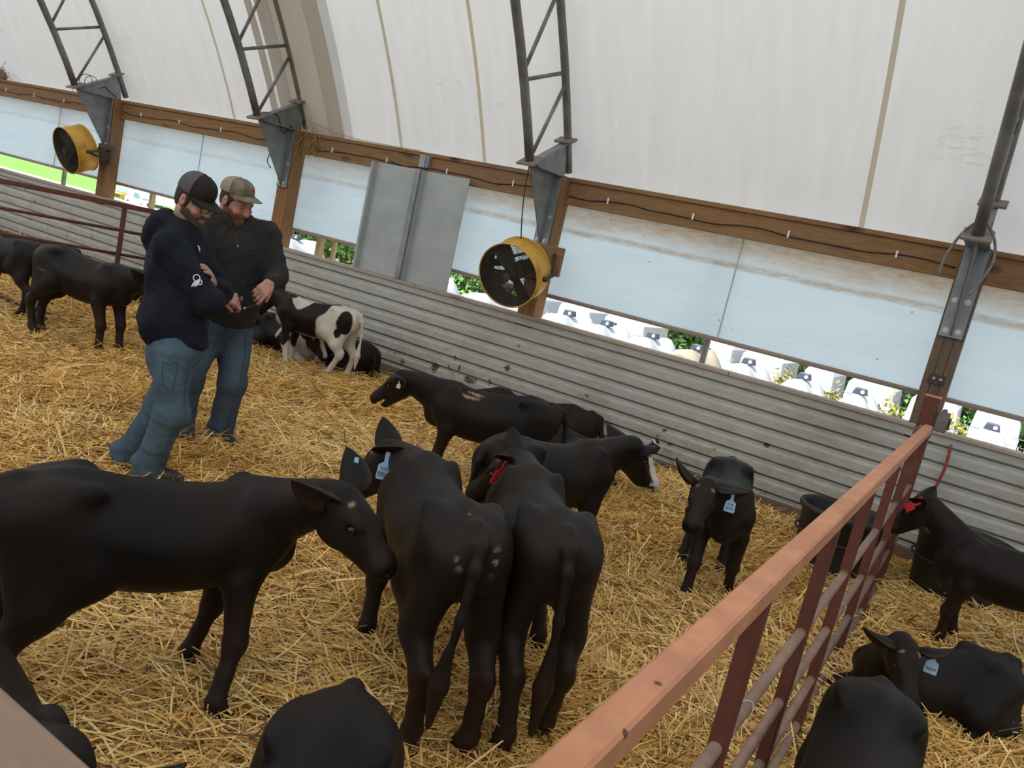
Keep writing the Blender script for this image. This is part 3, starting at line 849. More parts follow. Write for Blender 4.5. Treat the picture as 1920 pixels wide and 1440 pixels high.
def unit(v): v = np.asarray(v, float); return v / np.linalg.norm(v)
def dirv(yaw, p): return np.array([math.cos(yaw) * math.cos(p), math.sin(yaw) * math.cos(p), math.sin(p)])
def sstep(a, b, x): t = np.clip((x - a) / (b - a), 0, 1); return t * t * (3 - 2 * t)
def vnoise(V, f, seed):
    r = np.random.RandomState(seed); o = 0
    for i in range(4):
        k = r.normal(0, 1, 3); k = k / np.linalg.norm(k) * f * (1 + .7 * i)
        o = o + np.sin(V @ k + r.uniform(0, 6)) / (1 + .5 * i)
    return o / 2.2

def text_mesh(txt, size):
    cu_ = bpy.data.curves.new('t', 'FONT'); cu_.body = txt; cu_.size = size; cu_.align_x = 'CENTER'; cu_.align_y = 'CENTER'; cu_.extrude = .0006; cu_.resolution_u = 3
    o = bpy.data.objects.new('t', cu_); COL.objects.link(o)
    dg = bpy.context.evaluated_depsgraph_get(); me = bpy.data.meshes.new_from_object(o.evaluated_get(dg))
    bpy.data.objects.remove(o); return me

BLK = np.array((.0052, .0047, .0047)); BRN = np.array((.0260, .0145, .0100)); WHT = np.array((.62, .56, .50))

def ear_geo(base, e, nrm, L, w):
    """cupped leaf; e along, nrm hollow side"""
    e = unit(e); a = unit(np.cross(nrm, e)); nrm = np.cross(e, a)
    nu, nv = 12, 9
    P = np.zeros((2, nu, nv, 3))
    for i in range(nu):
        u = i / (nu - 1)
        ww = w * .5 * (max(0.0, math.sin(PI * min(1, u ** .75 * .93 + .07))) ** .75) * (1 if u < .999 else .02) + .002
        for j in range(nv):
            v = -1 + 2 * j / (nv - 1)
            cup = ww * .85 * (v * v) * (1 - .55 * u) - ww * .3 * (1 - u)
            q = base + e * L * u + a * (v * ww) + nrm * cup - nrm * .10 * L * (u * u)
            P[0, i, j] = q; P[1, i, j] = q - nrm * (.006 + .006 * (1 - u))
    V = P.reshape(-1, 3); F = []
    def id_(s_, i, j): return (s_ * nu + i) * nv + j
    for i in range(nu - 1):
        for j in range(nv - 1):
            F.append((id_(0, i, j), id_(0, i, j+1), id_(0, i+1, j+1), id_(0, i+1, j)))
            F.append((id_(1, i, j), id_(1, i+1, j), id_(1, i+1, j+1), id_(1, i, j+1)))
        F.append((id_(0, i, 0), id_(0, i+1, 0), id_(1, i+1, 0), id_(1, i, 0)))
        F.append((id_(0, i, nv-1), id_(1, i, nv-1), id_(1, i+1, nv-1), id_(0, i+1, nv-1)))
    for j in range(nv - 1):
        F.append((id_(0, nu-1, j), id_(0, nu-1, j+1), id_(1, nu-1, j+1), id_(1, nu-1, j)))
    c = np.repeat(np.array([BRN * 1.25, BLK * 1.15]), nu * nv, 0)
    rim = np.tile(np.abs(np.linspace(-1, 1, nv)) > .8, nu * 2)
    c[rim] = BRN * 1.4
    return V, np.array(F), c

def calf(label, x, y, th, s=1.0, neck=(0, 25), head=(0, -35), feet={}, lie=False, h=.013, coatf=None, tags=(), ears=((.12, -.30), (.12, -.30)), mouth=False, tailx=0.0, tail_len=1.0, barrel=1.0, roll=0.0, group='calves in the straw pen', zoff=0.0, brown=1.0, hl=1.07, legs=None):
    """feet: dict of fl, fr, hl, hr -> (x, y) of the hoof in the calf's own frame"""
    dz = -.40 if lie else 0.0
    ny, npi, hy, hp = [R(v) for v in (*neck, *head)]
    o3 = np.array([0, 0, dz])
    n0 = np.array([.36, 0, .70]) + o3
    poll = n0 + .36 * dirv(ny, npi)
    hd = dirv(hy, hp); l = unit(np.cross((0, 0, 1), hd)); u = np.cross(hd, l)
    if roll:
        l, u = l * math.cos(roll) + u * math.sin(roll), u * math.cos(roll) - l * math.sin(roll)
    Hax = np.array([hd, l, u])
    def H(f, a=0, b=0): return poll + hl * (hd * f * .85 + l * a + u * b)
    tip = H(.34)
    lo = np.minimum([-.70, -.36, -.06], np.minimum(tip, poll) - .16); hi = np.maximum([.66, .36, .95 + dz], np.maximum(tip, poll) + .16)
    ft = dict(fl=(.31, .10), fr=(.31, -.10), hl=(-.39, .10), hr=(-.39, -.10)); ft.update(feet)
    for q in ft.values():
        lo[:2] = np.minimum(lo[:2], np.array(q) - .12); hi[:2] = np.maximum(hi[:2], np.array(q) + .12)
    if lie: lo[2] = -.08; lo[1] -= .05; hi[1] += .05; lo[0] -= .02
    F = Field.uni(lo, hi, h / s)
    # trunk
    sxs = np.array([-.505, -.44, -.36, -.28, -.15, 0, .15, .28, .38, .45])
    top = np.array([.795, .825, .850, .858, .822, .803, .795, .812, .785, .71]) + dz
    bot = np.array([.63, .55, .50, .475, .425, .405, .405, .425, .465, .535]) + dz
    ry = np.array([.070, .115, .140, .155, .178 * barrel, .186 * barrel, .172 * barrel, .148, .122, .075])
    if lie: ry = ry * 1.12
    X1 = np.linspace(-.505, .45, 96)
    def sm(a):
        q = np.interp(X1, sxs, a); kk = np.ones(9) / 9; return np.convolve(np.pad(q, 4, mode='edge'), kk, 'valid')
    T1, B1, R1 = sm(top), sm(bot), sm(ry)
    def trunk(X, Y, Z):
        xi = np.clip(X, -.505, .45)
        t_ = np.interp(xi.ravel(), X1, T1).reshape(X.shape); b_ = np.interp(xi.ravel(), X1, B1).reshape(X.shape); r_ = np.interp(xi.ravel(), X1, R1).reshape(X.shape)
        c_ = (t_ + b_) / 2; rz = (t_ - b_) / 2
        zz = (Z - c_) / rz
        yy = Y / r_ * (1 + .30 * np.maximum(zz, 0) ** 2 + .12 * np.maximum(-zz, 0))
        d = (np.sqrt(yy * yy + zz * zz) - 1) * np.minimum(r_, rz)
        dx = np.abs(X + .0275) - .4775
        return np.sqrt(np.maximum(d, 0) ** 2 + np.maximum(dx, 0) ** 2) + np.minimum(np.maximum(d, dx), 0)
    F.op(np.array([-.52, -.22 * barrel, .38 + dz]), np.array([.46, .22 * barrel, .88 + dz]), trunk, .03)
    # rump, hip bones, shoulder blades, spine
    F.ell(np.array([-.45, 0, .70]) + o3, (.085, .115, .12), .05)
    for q in (-1, 1):
        F.ell(np.array([-.27, q * .115, .805]) + o3, (.06, .035, .035), .05)
        F.ell(np.array([-.475, q * .055, .745]) + o3, (.045, .03, .045), .04)
        F.ell(np.array([.29, q * .105, .66]) + o3, (.085, .045, .15), .06)
    # neck and brisket
    F.cone(np.array([.31, 0, .655]) + o3, poll - hd * .035 - u * .045, .152, .078, .05, ((0, 1, 0), .70))
    F.cone(np.array([.34, 0, .735]) + o3, poll - hd * .02 - u * .01, .075, .055, .05)
    F.ell(np.array([.41, 0, .55]) + o3, (.08, .085, .10), .06)
    # head
    F.ell(H(.045, 0, -.015), np.array((.090, .079, .078)) * hl, .03, Hax)
    F.ell(H(.0, 0, .035), np.array((.045, .050, .035)) * hl, .03, Hax)
    F.cone(H(.08, 0, -.012), H(.245, 0, -.022), .070 * hl, .050 * hl, .03, (l, .92))
    F.ell(H(.288, 0, -.030), np.array((.056, .060, .052)) * hl, .03, Hax)
    F.cone(H(.05, 0, -.085), H(.25, 0, -.064 if not mouth else -.092), .046 * hl, .029 * hl, .028, (l, .9))
    for q in (-1, 1):
        F.ell(H(.07, q * .040, -.062), np.array((.068, .026, .052)) * hl, .03, Hax)
        F.ell(H(.105, q * .054, .024), np.array((.040, .016, .018)) * hl, .02, Hax)
        F.ell(H(.012, q * .058, .005), np.array((.030, .022, .028)) * hl, .02, Hax)
        F.ell(H(.330, q * .030, -.016), np.array((.016, .012, .011)) * hl, .008, Hax, sub=True)
        F.ell(H(.118, q * .068, -.004), np.array((.022, .012, .013)) * hl, .012, Hax, sub=True)
    F.ell(H(.285, 0, -.066), np.array((.055, .065, .0045 if not mouth else .012)) * hl, .008, Hax, sub=True)
    # legs
    fl_ = ((0, 1, 0), .72)
    if not lie:
        for nme, q in (('fl', 1), ('fr', -1)):
            hx, hyy = ft[nme]; dx, dy = hx - .31, hyy - q * .10
            E_ = np.array([.275 + .10*dx, q * .118 + .08*dy, .475]); K = np.array([.315 + .52*dx, q * .105 + .5*dy, .268]); Fk = np.array([.302 + .95*dx, q * .10 + .96*dy, .088]); hf = np.array([hx + .015, hyy, .030])
            F.cone((.325, q * .105, .62), E_, .098, .066, .04, fl_)
            F.cone(E_, K, .060, .040, .035); F.ell(K, (.043, .042, .050), .02)
            F.cone(K, (K * .45 + Fk * .55), .038, .0295, .02); F.cone(K * .45 + Fk * .55, Fk, .0295, .036, .02)
            F.cone(Fk, hf, .036, .040, .015); F.cone(hf, hf + np.array([.012, 0, -.03]), .041, .046, .01)
        for nme, q in (('hl', 1), ('hr', -1)):
            hx, hyy = ft[nme]; dx, dy = hx + .39, hyy - q * .10
            Hp = np.array([-.355, q * .082, .705]); St = np.array([-.235 + .06*dx, q * .128 + .04*dy, .535]); G = np.array([-.375 + .25*dx, q * .118 + .25*dy, .42]); Hk = np.array([-.475 + .52*dx, q * .105 + .5*dy, .305]); Fk = np.array([-.425 + .95*dx, q * .10 + .96*dy, .090]); hf = np.array([hx + .012, hyy, .030])
            F.cone(Hp, St, .118, .085, .05, fl_); F.cone(Hp, G, .110, .062, .05, fl_); F.cone(St, G, .080, .060, .05, fl_)
            F.cone((-.455, q * .062, .70), G + np.array([-.03, 0, 0]), .066, .048, .045)
            F.cone(G, Hk, .056, .040, .03); F.cone(Hk + np.array([-.028, 0, .035]), Hk + np.array([-.005, 0, -.03]), .026, .030, .02); F.cone(G + np.array([-.045, 0, 0]), Hk + np.array([-.03, 0, .03]), .026, .020, .025)
            F.ell(Hk, (.042, .039, .052), .02)
            F.cone(Hk, Hk * .4 + Fk * .6, .038, .031, .02); F.cone(Hk * .4 + Fk * .6, Fk, .031, .037, .02)
            F.cone(Fk, hf, .037, .041, .015); F.cone(hf, hf + np.array([.012, 0, -.03]), .042, .047, .01)
    else:
        for q in (-1, 1):
            F.cone((.33, q * .12, .22), (.27, q * .15, .10), .10, .07, .05); F.cone((.27, q * .15, .10), (.50, q * .14, .055), .062, .043, .03)
            F.cone((.50, q * .14, .055), (.34, q * .17, .035), .042, .034, .02); F.cone((.34, q * .17, .035), (.27, q * .17, .03), .036, .04, .02)
            F.cone((-.36, q * .11, .28), (-.16, q * .21, .15), .13, .095, .06); F.cone((-.16, q * .21, .15), (-.40, q * .225, .075), .085, .05, .05)
            F.cone((-.40, q * .225, .075), (-.20, q * .255, .04), .043, .036, .03); F.cone((-.20, q * .255, .04), (-.12, q * .26, .035), .037, .042, .02)
            F.cone((-.45, q * .07, .28), (-.40, q * .16, .10), .08, .08, .06)
    # tail
    tp = np.array([[-.45, 0, .812], [-.535, tailx * .1, .785], [-.570, tailx * .35, .72], [-.590, tailx * .7, .56], [-.590, tailx, .42]]) + o3
    if lie: tp = np.array([[-.46, 0, .425], [-.535, 0, .40], [-.585, .02, .27], [-.595, .06, .12], [-.56, .16, .04]])
    F.chain(tp, [.030, .025, .019, .016, .014], .022)
    e_ = tp[-1]
    if not lie:
        F.cone(e_ + np.array([0, 0, .03]), e_ + np.array([.005, tailx * .15, -.09 * tail_len]), .017, .036, .012); F.cone(e_ + np.array([.005, tailx * .15, -.09 * tail_len]), e_ + np.array([.01, tailx * .2, -.24 * tail_len]), .034, .012, .012)
    V, Q = F.mesh(1)
    # the animal's own hair colours
    z = V[:, 2]; rel = V - poll; fh = rel @ hd / hl / .85; lh = rel @ l / hl; uh = rel @ u / hl
    inhead = sstep(-.02, .05, fh) * (1 - sstep(.13, .16, np.linalg.norm(rel - hd * .16, axis=1) - .10))
    w = np.zeros(len(V))
    if not lie: w = np.maximum(w, .85 * (1 - sstep(.30, .56, z)))
    w = np.maximum(w, .55 * inhead)
    w = np.maximum(w, .18 + .28 * vnoise(V, 7, 3)); w = np.clip(w * brown, 0, 1)
    w *= 1 - sstep(.29, .33, fh) * inhead
    C = BLK + (BRN - BLK) * w[:, None]
    hoof = (z < .045) & (not lie); C[hoof] = (.02, .016, .013)
    if coatf is not None: C = coatf(V, C, fh, lh, uh, inhead)
    for q, (eu, eb) in zip((1, -1), ears):
        e = l * q * .95 + u * eu + hd * eb
        nn = unit(hd * .62 - u * .28 + l * q * .55)
        ev, ef, ec = ear_geo(H(.008, q * .058, .022), e, nn, .180 * hl, .118 * hl)
        if q < 0: ef = ef[:, ::-1]
        Q = np.concatenate([Q, ef + len(V)]); V = np.concatenate([V, ev]); C = np.concatenate([C, ec])
    root = thing('calf', label, 'calf', (x, y, float(gh(np.array(x), np.array(y))) + zoff), R(th), group)
    np_mesh('body', V * s, Q, COAT, root, True, C)
    for q in (1, -1):
        m = MB(); c = H(.117, q * .0565, .000) * s; m.sphere(tuple(c), .0185 * s * hl, 14); m.build('eye', EYE, root)
    # scurs of light skin where the horn buds were
    for tg in tags:
        q, kind, yaw_w, mat, lines = tg['side'], tg.get('kind', 'flag'), tg.get('yaw', 0), tg['mat'], tg.get('text', ())
        eu, eb = ears[0 if q > 0 else 1]
        e = unit(l * q * .95 + u * eu + hd * eb); nn = unit(hd * .62 - u * .28 + l * q * .55)
        anchor = (H(.008, q * .058, .022) + e * .085 * hl + nn * .012) * s
        # local axes: normal nrm (yaw_w in world), hanging down
        a = R(yaw_w - th); nr = Vector((math.cos(a) * math.cos(R(tg.get('pitch', 0))), math.sin(a) * math.cos(R(tg.get('pitch', 0))), math.sin(R(tg.get('pitch', 0))))); 
        dn = Vector((0, 0, -1)); dn = (dn - nr * dn.dot(nr)).normalized()
        rt = dn.cross(nr).normalized() * -1
        rl = R(tg.get('roll', 0)); dn, rt = dn * math.cos(rl) + rt * math.sin(rl), rt * math.cos(rl) - dn * math.sin(rl)
        rt = dn.cross(nr) * -1
        rt = nr.cross(dn) * -1 if False else (-dn).cross(nr).normalized()
        A = Vector(anchor) + Vector(tg.get('shift', (0, 0, 0)))
        sc = tg.get('scale', 1.0) * s
        def T2(px, py, pz=0): return A + rt * (px * sc) + (-dn) * (py * sc) + nr * (pz * sc)
        m = MB()
        pl = [(-.010, .012), (-.010, -.035), (-.032, -.052), (-.035, -.112), (-.030, -.118), (.030, -.118), (.035, -.112), (.032, -.052), (.010, -.035), (.010, .012)]
        if kind == 'button': pl = [(.014 * math.cos(2*PI*k/12), .014 * math.sin(2*PI*k/12)) for k in range(12)]
        m.prism([T2(a_, b_, .001) for a_, b_ in pl], tuple(nr * (-.003 * sc)))
        to = m.build('ear_tag', mat, root); to['label'] = {'TAG_BLUE': 'pale blue ear tag', 'TAG_RED': 'red ear tag', 'TAG_WHITE': 'white ear tag'}[tg['name']]
        for (tx, sz, oy) in lines:
            me = text_mesh(tx, sz * sc); me.materials.append(INK)
            o = bpy.data.objects.new('tag_number', me); COL.objects.link(o); o.parent = to
            Mx = Matrix((rt, -dn, nr)).transposed().to_4x4(); Mx.translation = T2(0, oy, .0022)
            o.matrix_local = Mx
    return root, H, s

def HW(root, p, s): return root.matrix_basis @ Vector(np.asarray(p) * s)
def blue(side, yaw, text=(), **k): return dict(side=side, mat=TAG_BLUE, name='TAG_BLUE', yaw=yaw, text=text, **k)
def red(side, yaw, text=(), **k): return dict(side=side, mat=TAG_RED, name='TAG_RED', yaw=yaw, text=text, **k)
def whit(side, yaw, text=(), **k): return dict(side=side, mat=TAG_WHITE, name='TAG_WHITE', yaw=yaw, text=text, **k)

def spot(C, V, c, r, col, amt=1.0):
    d = np.linalg.norm((V - np.array(c)) / np.array(r), axis=1)
    w = (1 - sstep(.75, 1.05, d)) * amt
    return C + (np.array(col) - C) * w[:, None]
def horn_buds(C, fh, lh, uh, col=(.30, .20, .13)):
    for q in (1, -1):
        d = np.sqrt(((fh - .045) / .016) ** 2 + ((lh - q * .045) / .016) ** 2)
        w = (1 - sstep(.45, .8, d)) * (uh > .02); C = C + (np.array(col) - C) * w[:, None]
    return C
def plain(V, C, fh, lh, uh, ih): return horn_buds(C, fh, lh, uh)
def coatB(V, C, fh, lh, uh, ih):
    C = horn_buds(C, fh, lh, uh)
    n = vnoise(V, 60, 5) + .6 * vnoise(V, 130, 8)
    for c, r in (((-.52, .055, .74), (.06, .035, .055)), ((-.52, -.06, .735), (.06, .030, .06)), ((-.42, .02, .845), (.06, .04, .03))):
        d = np.linalg.norm((V - np.array(c)) / np.array(r), axis=1)
        w = (1 - sstep(.4, 1.0, d)) * sstep(.15, .5, n); C = C + (np.array((.32, .24, .15)) - C) * (w * .8)[:, None]
    return C
def coatD(V, C, fh, lh, uh, ih):
    C = horn_buds(C, fh, lh, uh)
    n = vnoise(V * np.array([1, 1, .5]), 75, 5) + .6 * vnoise(V, 150, 8)
    d = np.linalg.norm((V - np.array((.16, .11, .77))) / np.array((.13, .10, .045)), axis=1)
    w = (1 - sstep(.5, 1.0, d)) * sstep(.1, .5, n); return C + (np.array((.36, .27, .15)) - C) * (w * .85)[:, None]
def coatP(V, C, fh, lh, uh, ih):
    n = vnoise(V, 60, 5) + .6 * vnoise(V, 130, 8)
    d = np.linalg.norm((V - np.array((-.34, -.15, .60))) / np.array((.10, .10, .09)), axis=1)
    w = (1 - sstep(.4, 1.0, d)) * sstep(.2, .6, n); return C + (np.array((.14, .11, .09)) - C) * (w * .7)[:, None]
def blobs(V, lst, fr=14, amp=.22, seed=2):
    q = np.full(len(V), -9.0); nz = vnoise(V, fr, seed) * amp
    for c, r in lst:
        q = np.maximum(q, 1 - np.linalg.norm((V - np.array(c)) / np.array(r), axis=1) + nz)
    return sstep(-.035, .035, q)
def coatT(V, C, fh, lh, uh, ih):
    B = 9.0
    wt = blobs(V, [((-.40, 0, .66), (.27, B, .26)), ((.15, 0, .83), (.11, B, .14)), ((-.34, 0, .25), (.30, B, .36)), ((.34, 0, .10), (.22, B, .33)), ((.47, 0, .44), (.09, B, .12)), ((0, 0, .39), (.30, B, .035))])
    bk = blobs(V, [((-.42, 0, .67), (.085, B, .13)), ((.27, 0, .40), (.05, B, .16)), ((-.37, 0, .55), (.045, B, .06))], seed=4)
    w = np.clip(wt - bk, 0, 1); w *= 1 - ih * .9
    C = C + (WHT - C) * w[:, None]
    pk = blobs(V, [((-.18, 0, .42), (.07, .10, .06))]); return C + (np.array((.42, .22, .14)) - C) * (pk * w * .8)[:, None]
def coatU(V, C, fh, lh, uh, ih):
    B = 9.0
    w = blobs(V, [((.36, 0, .20), (.17, B, .17)), ((.12, 0, .40), (.05, B, .07)), ((.05, 0, .30), (.03, B, .09)), ((.5, 0, .1), (.15, B, .12))]) * (1 - ih)
    w = np.maximum(w, (1 - sstep(.018, .03, np.abs(lh))) * ih * sstep(-.02, .02, uh)); w = np.maximum(w, ih * (1 - sstep(.03, .06, fh)) * sstep(.0, .03, uh))
    return C + (WHT - C) * w[:, None]
def coatG(V, C, fh, lh, uh, ih):
    n = vnoise(V, 40, 3) * .006
    w = (1 - sstep(.034, .042, np.abs(lh + n))) * ih * sstep(-.04, -.01, uh) * sstep(.06, .09, fh) * (1 - sstep(.35, .36, fh))
    mz = sstep(.27, .29, fh) * ih * sstep(.0, .25, vnoise(V, 70, 9) + .15); w = np.maximum(w, mz)
    w = np.maximum(w, ih * (1 - sstep(-.105, -.085, uh)) * sstep(.1, .14, fh))
    return C + (WHT - C) * w[:, None]
def coatK(V, C, fh, lh, uh, ih):
    w = blobs(V, [((.20, -.20, .52), (.10, .16, .09))])
    return C + (WHT - C) * w[:, None]

CAMYAW = lambda x, y: math.degrees(math.atan2(-y, -x))
G1 = 'black calves standing in the straw'
calf('big black calf standing side-on in the left foreground, nosing its neighbour', -2.14, 1.66, 67, .945, (-64, 24), (-50, -35), dict(fr=(.20, -.27), fl=(.19, .08), hr=(-.37, -.23), hl=(-.37, .03)), h=.0095, coatf=plain, tags=[blue(1, -60, scale=.8, shift=(0, 0, .055))], ears=((.40, -1.3), (-.10, -.95)), barrel=1.12, group=G1)
calf('black calf seen from behind with blue tag 5057, head turned left', -1.61, 2.46, 140, 1.0, (12, -4), (54, -48), dict(fl=(.24, .13), hl=(-.43, .07), hr=(-.47, -.12), fr=(.30, -.12)), h=.0095, coatf=coatB, tags=[blue(1, CAMYAW(-1.7, 2.8), (('5-22', .020, -.066), ('5057', .030, -.094)))], ears=((-.50, -1.35), (1.3, .15)), tailx=.05, group=G1)
calf('brownish black calf seen from behind with a red ear tag', -1.35, 2.78, 129, 1.0, (2, 0), (56, -44), dict(fl=(.23, .08), fr=(.25, -.18), hl=(-.50, .06), hr=(-.38, -.10)), h=.0095, coatf=plain, tags=[red(1, CAMYAW(-1.3, 3) + 50, (('88', .026, -.085),), roll=-22)], ears=((-.12, -.62), (1.2, .15)), tailx=-.01, tail_len=1.2, brown=1.15, group=G1)
calf('black calf standing in profile facing left with its mouth open', -2.80, 4.63, 204, .91, (-7, 5), (-6, -42), dict(fl=(.30, .10), fr=(.36, -.08)), coatf=coatD, tags=[whit(1, CAMYAW(-3, 5), scale=.45)], ears=((-.45, -.5), (-.35, -.5)), mouth=True, group=G1)
calf('black calf lying against the metal wall behind the calf with open mouth', -3.42, 6.42, 192, 1.14, (0, -12), (0, -30), lie=True, coatf=plain, h=.015, group='calves lying in the straw')
calf('black calf facing away to the right, its cupped ear in front of a white-faced calf', -1.88, 3.86, 76, .97, (0, 11), (-8, -45), coatf=plain, ears=((.05, -.25), (.05, -.35)), group=G1)
calf('white-faced black calf with its nose down in the straw by the wall', -2.78, 5.96, 348, .98, (0, 24), (8, -42), lie=True, coatf=coatG, tags=[whit(1, -80, scale=.8, shift=(0, 0, .06), roll=35)], ears=((.35, -.35), (-.1, -.3)), h=.013, group='calves lying in the straw')
calf('small black calf facing the viewer with a pale blue tag, near the wall', -1.15, 4.81, 288, .90, (-32, 19), (-8, -38), dict(fr=(.42, -.12), fl=(.18, .15), hr=(-.24, -.17), hl=(-.36, .12)), h=.0115, coatf=plain, tags=[blue(1, CAMYAW(-1.1, 4.8), (('5-18', .020, -.066), ('5075', .024, -.094)), scale=.9)], ears=((.05, -.15), (.55, -.30)), tailx=-.16, group=G1)
calf('black calf with red ear tags putting its head to the gate, at the right edge', .40, 5.42, 184, .86, (-18, 32), (-16, -52), dict(fl=(.32, .02), fr=(.24, -.12)), coatf=plain, tags=[red(1, CAMYAW(0, 5.4) - 10, scale=.85, roll=-50), red(1, CAMYAW(0, 5.4), kind='button', scale=.9, shift=(0, -.03, .03))], ears=((-.15, -.5), (.3, -.4)), h=.0115, group=G1)
calf('black calf lying beyond the gate with head turned to the viewer and a blue tag', .13, 4.23, 222, .80, (66, 36), (78, -44), lie=True, coatf=plain, h=.0115, tags=[blue(1, -88, (('5077', .026, -.092),), scale=.95)], ears=((.02, -.15), (.05, -.2)), group='calves lying in the straw')
calf('black calf in the bottom right corner, its rump toward the wall', -.005, 2.30, 274, .87, (0, 10), (0, -34), coatf=coatK, h=.0105, barrel=.96, group=G1)
calf('black calf at the bottom edge, only its rump and back showing', -.785, .97, 301, .90, (0, 10), (0, -34), coatf=plain, h=.0105, barrel=1.05, group=G1)
calf('dark calf at the bottom left edge with one ear showing beside the plank', -1.585, .80, 350, .88, (-10, 37), (-50, -38), coatf=plain, h=.0105, brown=1.2, group=G1)
calf('brownish black calf standing side-on behind the hooded man', -6.97, 4.21, 14, 1.0, (0, 10), (0, -34), dict(hl=(-.50, .06), hr=(-.40, -.10), fl=(.40, .07), fr=(.36, -.12)), coatf=coatP, h=.013, brown=1.1, group=G1)
calf('black calf cut by the left edge of the picture', -8.32, 4.22, 191, .88, (0, 15), (0, -34), h=.015, coatf=plain, group=G1)
calf('black calf whose back shows behind the far gate rail at the left edge', -11.05, 5.75, 196, .93, (0, 15), (0, -34), lie=True, h=.02, coatf=plain, group='calves lying in the straw')
calf('black calf lying by the far wall, its back a small bump behind the side-on calf', -9.95, 6.10, 30, .75, (0, 10), (0, -34), lie=True, h=.02, coatf=plain, group='calves lying in the straw')
calf('black calf lying by the far wall nearest the hooded man', -9.25, 6.10, 20, .75, (0, 10), (0, -34), lie=True, h=.02, coatf=plain, group='calves lying in the straw')
calf('black and white spotted calf standing by the wall behind the bearded man', -5.92, 6.03, 196, .90, (-16, 9), (-14, -58), dict(fl=(.22, .12), fr=(.30, -.12), hl=(-.26, .06), hr=(-.43, -.08)), coatf=coatT, h=.0125, ears=((-.2, -.4), (.1, -.4)), tags=[whit(1, CAMYAW(-6, 6), scale=.4)], group=G1)
calf('black and white spotted calf lying under the spotted standing calf', -6.62, 6.34, 357, .90, (-22, 10), (-14, -30), lie=True, coatf=coatU, h=.0135, group='calves lying in the straw')
calf('black calf lying by the wall behind the hind legs of the spotted calf', -6.02, 6.60, 175, .94, (10, 0), (10, -34), lie=True, coatf=plain, h=.014, group='calves lying in the straw')
calf('dark brown calf almost hidden behind the bearded man with a white tag', -6.45, 5.08, 356, .90, (0, 22), (0, -40), coatf=plain, h=.014, brown=1.5, tags=[whit(-1, CAMYAW(-6, 5), scale=.7)], group=G1)
# ================================================================== THE TWO MEN (local frame: +X picture right, +Y away from the viewer)
def cloth_mat(name, ca, cb, scale=3, wr=.5, rough=.85, fade=None):
    t = NT(name)
    f = t.noise(scale, (1, 1, .5), 5, .6, dist=.6); g = t.noise(160, (1, 1, 1), 2); w = t.noise(9, (1, 1, .45), 4, .55, dist=1.0)
    c = t.ramp(f, [(.3, ca), (.7, cb)])
    if fade is not None:
        a = t.n('ShaderNodeAttribute', attribute_name='coat'); c = t.mix(1.0, c, a.outputs['Color'], 'MULTIPLY')
    h = t.math('ADD', t.math('MULTIPLY', w, 1.0), t.math('MULTIPLY', g, .12))
    return t.done(t.bsdf(c, rough, 0, t.bump(h, wr, .03), .2))
NAVY = cloth_mat('navy_fleece', (.0075, .010, .017), (.012, .015, .024))
CHAR = cloth_mat('charcoal_fleece', (.020, .019, .0185), (.031, .029, .028))
DENIM = cloth_mat('faded_denim', (.042, .078, .112), (.085, .135, .175), 5, .6, .85, True)
DENIM2 = cloth_mat('blue_denim', (.048, .072, .112), (.085, .120, .165), 3, .6, .85, True)
def skin_mat():
    t = NT('skin'); a = t.n('ShaderNodeAttribute', attribute_name='coat'); f = t.noise(60, (1, 1, 1), 4)
    c = t.mix(t.math('MULTIPLY', f, .35), a.outputs['Color'], t.mix(1.0, a.outputs['Color'], (.75, .62, .58), 'MULTIPLY'))
    p = t.bsdf(c, .5, 0, t.bump(f, .12, .003), .4); p.inputs['Subsurface Weight'].default_value = .08; p.inputs['Subsurface Radius'].default_value = (.01, .004, .002)
    return t.done(p)
SKIN = skin_mat()
BEARD_D = simple('dark_stubble', (.045, .028, .020), (.085, .050, .034), 60, (1, 1, .4), .8, 0, .4)
BEARD_R = simple('red_brown_beard', (.16, .065, .030), (.095, .038, .018), 45, (1, 1, .35), .8, 0, .5)
HAIR_D = simple('dark_brown_hair', (.022, .014, .010), (.04, .025, .017), 60, (1, 1, .4), .8, 0, .4)
HAIR_R = simple('brown_hair', (.05, .026, .015), (.03, .016, .01), 60, (1, 1, .4), .8, 0, .4)
CAP_DK = cloth_mat('dark_brown_cap', (.026, .022, .020), (.020, .017, .015), 20, .2)
CAP_GR = cloth_mat('grey_cap_mesh', (.105, .098, .100), (.085, .078, .080), 30, .3)
CAP_TAN = simple('tan_camo_cap', (.225, .175, .120), (.135, .115, .080), 26, (1, 1, 1), .9, 0, .1, .2, .45, .60)
CAP_MESH = simple('tan_cap_mesh', (.30, .235, .165), (.26, .20, .14), 60, (1, 1, 1), .9)
RED_MARK = simple('red_leaf_mark', (.45, .035, .015), (.40, .03, .012), 30)
BOOT = simple('dark_boot', (.018, .014, .012), (.03, .022, .016), 12, (1, 1, 1), .6)
GLASS_FR = simple('black_frame', (.012, .012, .012), (.02, .018, .016), 30, (1, 1, 1), .25)
def lens_mat():
    t = NT('spectacle_lens'); g = t.n('ShaderNodeBsdfGlossy'); g.inputs['Roughness'].default_value = .03; tr = t.n('ShaderNodeBsdfTransparent'); m = t.n('ShaderNodeMixShader')
    m.inputs[0].default_value = .12; t.l(tr.outputs[0], m.inputs[1]); t.l(g.outputs[0], m.inputs[2]); t.l(m.outputs[0], t.out.inputs[0]); return t.m
LENS = lens_mat()
WHITE = simple("white_print", (.80, .82, .84), (.76, .78, .8), 9)
STEEL = simple('bright_zip', (.55, .53, .50), (.4, .38, .36), 40, (1, 1, 1), .3, .9)

